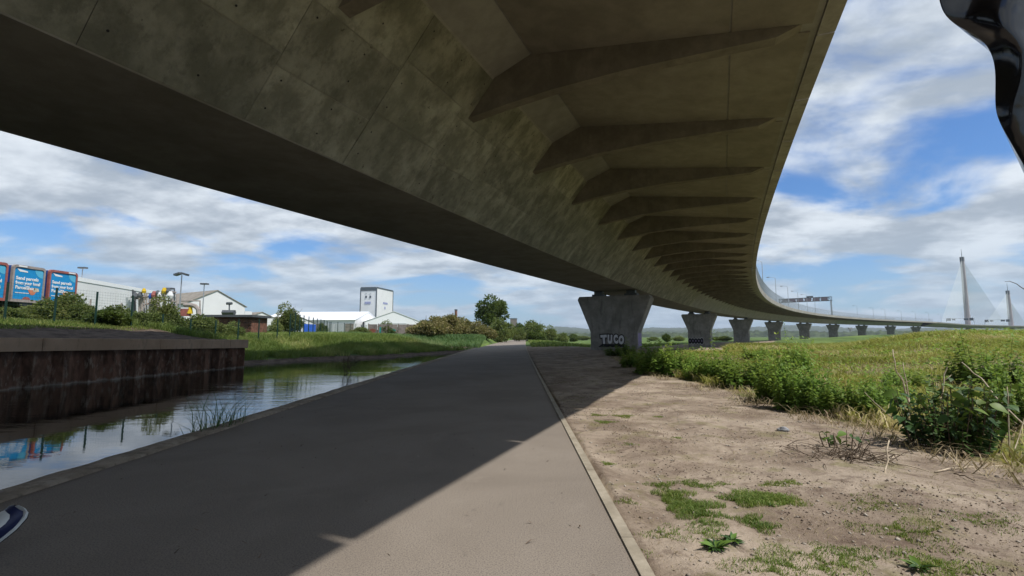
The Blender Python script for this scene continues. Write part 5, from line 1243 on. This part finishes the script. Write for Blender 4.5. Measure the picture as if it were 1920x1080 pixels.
for i, (a, b, c, lb) in enumerate([((1624, 872), (1650, 866), (1668, 855), 'pale curved twig left of the upright stick'), ((1640, 880), (1660, 872), (1680, 850), 'pale twig crossing behind the upright stick'), ((1672, 868), (1710, 876), (1742, 884), 'twig lying right of the upright stick'),
    ((1752, 884), (1800, 876), (1880, 873), 'long pale twig lying before the big dark plant'), ((1788, 888), (1810, 893), (1828, 902), 'short dark twig on the dirt at the right'), ((1480, 838), (1500, 836), (1520, 832), 'pale straight twig left of the wilted plant'),
    ((1462, 845), (1500, 855), (1536, 876), 'long dark root like twig on the dirt'), ((1425, 824), (1437, 824), (1450, 822), 'small pale twig beside the grey stone'), ((1455, 824), (1466, 823), (1482, 816), 'pale twig touching the grey stone'),
    ((1560, 868), (1600, 880), (1650, 905), 'dark twig running out of the tangle'), ((1590, 860), (1610, 845), (1625, 808), 'dark twig standing out of the tangle'), ((1560, 850), (1570, 870), (1600, 890), 'curved pale twig in the tangle')]):
    p3 = [gz(*q, .02) + [0, 0, .0] for q in (a, b, c)]
    if lb.startswith('dark twig standing'): p3 = [gz(*a, .02), A(*b, p3[0][1]), A(*c, p3[0][1] + .1)]
    stick(p3, .008, .004, M['drystem'] if ('pale' in lb or i == 2) else M['twig'], lb, 'twig', 'twig', 'twigs lying on the dirt verge')
tg = MB(); g = np.random.default_rng(77); c = gz(1590, 862, 0)
for i in range(120):
    b = Vector((c[0] + g.normal() * .26, c[1] + g.normal() * .2, .01 + .05 * g.random())); d = Vector((g.normal(), g.normal(), .35 * abs(g.normal()))).normalized() * (.08 + .3 * g.random()); tg.tube([b, b + d * .5 + Vector((0, 0, .03)), b + d], [.005, .004, .002], 4, cap=False)
o = tg.obj('twig_tangle', M['twig']); tag(o, 'brown tangle of broken twigs around the wilted plant', 'twigs', kind='stuff')
# grey stone
def rock(px, py, r, label, mat, seed, name='stone', cat='stone', fl=.5):
    import bmesh
    g = np.random.default_rng(seed); bm = bmesh.new(); bmesh.ops.create_icosphere(bm, subdivisions=3, radius=1)
    ph = g.random(6) * 6
    for v in bm.verts: 
        c_ = v.co; k_ = 1 + .18 * math.sin(3 * c_.x + ph[0]) + .12 * math.sin(5 * c_.y + ph[1]) + .1 * math.sin(7 * c_.z + ph[2]) + .05 * math.sin(13 * c_.x + ph[3]) ; v.co = c_ * k_
    me = bpy.data.meshes.new(name); bm.to_mesh(me); bm.free(); me.materials.append(mat); c = gz(px, py, 0.0); o = link(name, me, None, (c[0], c[1], TZ(c[0], c[1]) + r * fl * .5)); o.scale = (r, r * .7, r * fl); o.rotation_euler = (0, 0, g.random() * 3); tag(o, label, cat); return o
rock(1468, 814, .085, 'pale grey angular stone lying on the dirt verge', concrete('grey_stone', (.42, .43, .45), (.25, .25, .26), scale=8), 1)
rock(1137, 976, .014, 'tiny white stone on the asphalt next to the kerb', M['wprint'], 2)
for i, (px, py, r) in enumerate([(1500, 795, .03), (1570, 835, .03), (1870, 895, .025), (1180, 960, .012), (1260, 860, .018)]):
    rock(px, py, r, ['small pale stone behind the grey stone', 'small stone among the twigs', 'small white stone at the right before the plants', 'tiny stone near the kerb', 'small flat stone in the middle of the bare dirt'][i], M['pebble'], 10 + i)
# weeds growing over the canal edge
def reed_tuft(px, py, h, r, n, label, Y=None, mat='reed', lean=.6, wd=.012):
    c = gz(px, py, -.02); g = np.random.default_rng(int(px)); a = g.random(n) * 6.283; q = r * np.sqrt(g.random(n)); P_ = np.stack([c[0] + q * np.cos(a) * .5, c[1] + q * np.sin(a) * 1.8, np.full(n, -.35)], 1)
    o = blades('water_weed', M[mat], P_, h * (.4 + .7 * g.random(n)), np.full(n, wd), int(px), lean=lean, rnd=.3 * g.random(n)); tag(o, label, 'weeds', kind=None); return o
reed_tuft(418, 800, 1.15, .42, 110, 'thin dark green weeds sprouting from the canal edge in the foreground'); reed_tuft(378, 812, 1.05, .25, 26, 'sparse bare weed stems left of the foreground canal weeds')
reed_tuft(563, 755, .5, .1, 6, 'few thin stems on the canal edge further along')
# submerged dead branch
bs = MB(); g = np.random.default_rng(5); c = gz(655, 700, WATER)
def rec(p, d, L, r, depth):
    q = p + d * L; bs.tube([p, (p + q) / 2 + Vector(g.normal(size=3)) * L * .07, q], [r, r * .8, r * .6], 4, cap=False)
    if depth:
        for k in range(3): rec(q, (d + Vector(g.normal(size=3)) * .65 + Vector((0, 0, .1))).normalized(), L * .72, r * .6, depth - 1)
for k in range(4): rec(Vector((c[0] + g.normal() * .2, c[1] + g.normal() * .2, WATER - .1)), Vector((g.normal() * .7, g.normal() * .5, .8)).normalized(), .42, .022, 4)
o = bs.obj('dead_branch', M['twig']); tag(o, 'leafless dead branch sticking out of the canal water', 'branch')
bs = MB(); c = gz(858, 660, WATER)
for k in range(2): rec(Vector((c[0] + k * .8 - .4, c[1], WATER - .1)), Vector((0, 0, 1)), .4, .05, 2)
o = bs.obj('dark_stump', M['twig']); tag(o, 'two dark snags at the edge of the mud bar', 'snag')

# ------------------------------------------------------------------ walking person: only the leading shoe reaches into the picture
def skin_mesh(name, verts, edges, radii, mat, parent, root=0, sub=2):
    me = bpy.data.meshes.new(name); me.from_pydata(verts, edges, []); o = link(name, me, parent); me.materials.append(mat)
    md = o.modifiers.new('skin', 'SKIN'); sk = me.skin_vertices[0].data
    for i, r in enumerate(radii): sk[i].radius = (r, r) if not hasattr(r, '__len__') else r
    for i in range(len(sk)): sk[i].use_root = (i == root)
    md.use_smooth_shade = True; ss_ = o.modifiers.new('sub', 'SUBSURF'); ss_.levels = sub; ss_.render_levels = sub; return o
# person frame: origin on the ground under the pelvis, walking towards local +y
toe = Vector(at(46, 957, 3.45))
pers = empty('person', (-4.02, 2.93, 0), R(-38)); tag(pers, 'person in navy and white trainers and dark trousers stepping in from the left edge', 'person')
Mpi = Matrix.Rotation(R(38), 4, 'Z')
def LOC(w_): return Mpi @ (Vector(w_) - Vector((-4.02, 2.93, 0)))
trous = plain('dark_denim', (0.02, 0.025, 0.045), 0.85); shirt = plain('grey_tshirt', (0.16, 0.17, 0.18), 0.9); hair = plain('brown_hair', (0.05, 0.03, 0.02), 0.7)
heel = LOC(tuple(gz(-75, 1066, 0.02))); toeL = LOC(tuple(toe)); ank = heel + Vector((0, -.02, .09))
hipz = .93
V = [(0, 0, hipz), (.10, 0, hipz - .04), (.10, .27, .53), (ank.x, ank.y, ank.z + .06), (-.10, 0, hipz - .04), (-.10, -.02, .50), (-.10, -.36, .16), (0, .01, 1.10)]
skin_mesh('trousers', V, [(0, 1), (1, 2), (2, 3), (0, 4), (4, 5), (5, 6), (0, 7)], [(.15, .12), .10, .068, .052, .10, .068, .052, (.14, .10)], trous, pers)
V = [(0, .01, 1.05), (0, .02, 1.25), (0, .01, 1.42), (0, .01, 1.50), (.19, 0, 1.42), (.25, -.08, 1.17), (-.19, 0, 1.42), (-.25, .08, 1.17)]
skin_mesh('shirt', V, [(0, 1), (1, 2), (2, 3), (2, 4), (4, 5), (2, 6), (6, 7)], [(.15, .11), (.16, .11), (.15, .10), .065, .06, .05, .06, .05], shirt, pers)
V = [(0, .01, 1.48), (0, .02, 1.56), (0, .035, 1.62), (0, .04, 1.72), (.24, -.08, 1.18), (.25, .05, .95), (.25, .10, .87), (-.24, .08, 1.18), (-.25, .12, .93), (-.25, .15, .85)]
skin_mesh('body', [V[0], V[1], V[2], V[3], (.20, 0, 1.42), V[4], V[5], V[6], (-.20, 0, 1.42), V[7], V[8], V[9]], [(0, 1), (1, 2), (2, 3), (0, 4), (4, 5), (5, 6), (6, 7), (0, 8), (8, 9), (9, 10), (10, 11)], [.055, .055, (.075, .095), (.07, .085), .04, .042, .03, (.022, .04), .04, .042, .03, (.022, .04)], M['skin'], pers)
skin_mesh('hair', [(0, -.005, 1.68), (0, .01, 1.75), (0, .02, 1.79)], [(0, 1), (1, 2)], [.085, (.085, .1), .05], hair, pers)
import bmesh
def shoe(hl, tl, parent, K=1.0, roll=0.0):
    """low trainer lofted from heel to toe"""
    hl = Vector(hl); tl = Vector(tl); d = (tl - hl); L = d.length; f = d.normalized(); s_ = f.cross(Vector((0, 0, 1))).normalized(); u = s_.cross(f).normalized(); s_, u = s_ * math.cos(roll) - u * math.sin(roll), u * math.cos(roll) + s_ * math.sin(roll)
    root = empty('trainer', hl, parent=parent)
    st = [(-.03, .030, .05, .00), (0.0, .036, .09, 0), (.12, .038, .10, 0), (.3, .036, .098, 0), (.45, .040, .088, 0), (.6, .047, .072, 0), (.75, .051, .060, 0), (.87, .046, .050, .004), (.95, .042, .046, .008), (1.0, .026, .036, .012)]
    st = [(t_, a * K, b * K, c_ * K) for t_, a, b, c_ in st]
    def ring(t, wv_, h, z0, n=12, g_=0.0):
        out = []
        for k in range(n + 1):
            a = math.pi * k / n; out.append(f * (t * L) + s_ * (-(wv_ + g_) * math.cos(a) * (1 if 0 < k < n else 1)) + u * (z0 + .022 + (h - .022) * math.sin(a) ** .8))
        return out
    mb = MB(); V = []; F = []; n = 12
    for t_, a, b, c_ in st: V += ring(t_, a, b, c_)
    for i in range(len(st) - 1):
        for k in range(n): F.append([i * (n + 1) + k, i * (n + 1) + k + 1, (i + 1) * (n + 1) + k + 1, (i + 1) * (n + 1) + k])
    mb.add(V, F); o = mb.obj('upper', plain('navy_leather', (.012, .018, .06), .45) if not bpy.data.materials.get('navy_leather') else bpy.data.materials['navy_leather'], root, smooth=True)
    # white toe box and side panel, a skin proud of the upper
    wl_ = bpy.data.materials.get('white_leather') or plain('white_leather', (.55, .57, .56), .5)
    mb = MB(); V = []; F = []; sub_ = [(.52, .043, .080, 0), (.6, .047, .072, 0), (.68, .050, .065, 0), (.76, .051, .059, .001), (.84, .048, .052, .003), (.88, .045, .048, .005)]; sub_ = [(t_, a * K, b * K, c_ * K) for t_, a, b, c_ in sub_]; ks = [(4, 8), (3.2, 8.8), (2.8, 9.2), (2.9, 9.1), (3.4, 8.6), (4.4, 7.6)]
    for (t_, a, b, c_), (k0, k1) in zip(sub_, ks):
        for j in range(7):
            an = math.pi * (k0 + (k1 - k0) * j / 6) / 12; V.append(f * (t_ * L) - s_ * ((a + .003) * math.cos(an)) + u * (c_ + .022 + (b - .022) * math.sin(an) ** .8 + .003))
    for i in range(5):
        for k in range(6): F.append([i * 7 + k, i * 7 + k + 1, i * 7 + k + 8, i * 7 + k + 7])
    mb.add(V, F); mb.obj('toe_box', wl_, root, smooth=True)
    for sg_ in (-1, 1):
        mb = MB(); V = []; F = []
        for (t_, a, b, c_) in [(.12, .038, .10, 0), (.22, .037, .099, 0), (.32, .036, .096, 0), (.42, .040, .090, 0)]:
            a *= K; b *= K
            for an in (.35, .55, .75, .95): V.append(f * (t_ * L) + s_ * (sg_ * (a + .003) * math.cos(an)) + u * (.022 + (b - .022) * math.sin(an) ** .8 + .002))
        for i in range(3):
            for k in range(3): F.append([i * 4 + k, i * 4 + k + 1, i * 4 + k + 5, i * 4 + k + 4])
        mb.add(V, F); mb.obj('side_panel', wl_, root, smooth=True)
    # sole
    def outline(gr):
        o_ = []
        for t_, a, b, c_ in st[1:]: o_.append((t_ * L + (gr if t_ == 1.0 else 0), a + gr))
        return [(-.012 - gr, 0.0)] + [(x_, y_) for x_, y_ in o_] + [(o_[-1][0] + gr, 0)] + [(x_, -y_) for x_, y_ in reversed(o_)]
    for nm, z0, z1, gr, mt in (('outsole', -.004, .006, .004, M['rubber']), ('midsole', .006, .026, .006, wl_)):
        mb = MB(); ol = outline(gr); n_ = len(ol); V = [f * a + s_ * b + u * z0 for a, b in ol] + [f * a + s_ * b + u * z1 for a, b in ol]
        mb.add(V, [list(range(n_))[::-1], list(range(n_, 2 * n_))] + [[i, (i + 1) % n_, n_ + (i + 1) % n_, n_ + i] for i in range(n_)]); mb.obj(nm, mt, root)
    mb = MB()
    for k in range(5): t_ = .3 + .05 * k; mb.box(f * (t_ * L) + u * (.10 - .035 * (k / 5)), (.05, .008, .006), math.atan2(s_.y, s_.x))
    mb.obj('laces', M['wprint'], root)
hd = (toeL - heel); 
hl_ = toeL - hd.normalized() * .38
shoe(hl_, toeL, pers, 1.62, R(30)); shoe((-.10, -.42, .08), (-.10, -.16, .01), pers)

# ------------------------------------------------------------------ glossy black wavy item hanging in close to the camera
Yb = 0.85
edge_px = [(1752, -40), (1760, 0), (1767, 25), (1790, 47), (1828, 64), (1850, 82), (1864, 112), (1867, 150), (1864, 205), (1876, 235), (1900, 275), (1925, 318), (1960, 380)]
out_px = [(2080, -60), (2080, 0), (2080, 40), (2080, 80), (2080, 110), (2080, 140), (2080, 170), (2080, 200), (2080, 240), (2080, 280), (2080, 320), (2080, 360), (2080, 420)]
V = []; nS = 14
for (a, b), (c_, d_) in zip(edge_px, out_px):
    for k in range(nS):
        t = k / (nS - 1); an = math.pi * min(1, t * 2.2) / 2; wob = .012 * math.sin(t * 11 + b * .02) * min(1, t * 4)
        V.append(tuple(Vector(at(a + (c_ - a) * t, b + (d_ - b) * t, Yb - .035 * math.sin(an) + wob))))
for (a, b), (c_, d_) in zip(edge_px, out_px):
    for k in range(nS):
        t = k / (nS - 1); an = math.pi * min(1, t * 2.2) / 2
        V.append(tuple(Vector(at(a + (c_ - a) * t, b + (d_ - b) * t, Yb)) + Vector((0, .045 * math.sin(an), 0))))
n0 = len(edge_px); F = []
for i in range(n0 - 1):
    for k in range(nS - 1):
        a = i * nS + k; F.append([a, a + 1, a + nS + 1, a + nS]); a += n0 * nS; F.append([a, a + nS, a + nS + 1, a + 1])
for i in range(n0 - 1):
    a = i * nS; b = a + n0 * nS; F.append([a, a + nS, b + nS, b]); a += nS - 1; b += nS - 1; F.append([a, b, b + nS, a + nS])
for a in (0, (n0 - 1) * nS):
    for k in range(nS - 1): F.append([a + k, a + k + n0 * nS, a + k + 1 + n0 * nS, a + k + 1])
o = MB().add(V, F).obj('black_plastic_cover', M['gloss'], smooth=True); tag(o, 'glossy black wavy plastic shape hanging into the top right corner close to the camera', 'plastic cover')
sb = o.modifiers.new('sub', 'SUBSURF'); sb.levels = 1; sb.render_levels = 2

# ------------------------------------------------------------------ air
mh = bpy.data.materials.new('haze_air'); mh.use_nodes = True; t = mh.node_tree; t.nodes.clear()
pv = t.nodes.new('ShaderNodeVolumePrincipled'); pv.inputs['Color'].default_value = (0.80, 0.88, 1.0, 1); pv.inputs['Density'].default_value = 0.00010; pv.inputs['Anisotropy'].default_value = 0.2
ou = t.nodes.new('ShaderNodeOutputMaterial'); t.links.new(pv.outputs[0], ou.inputs['Volume'])
mb = MB(); mb.box((500, 3900, 75), (14000, 8700, 160)); o = mb.obj('haze', mh); o['kind'] = 'stuff'
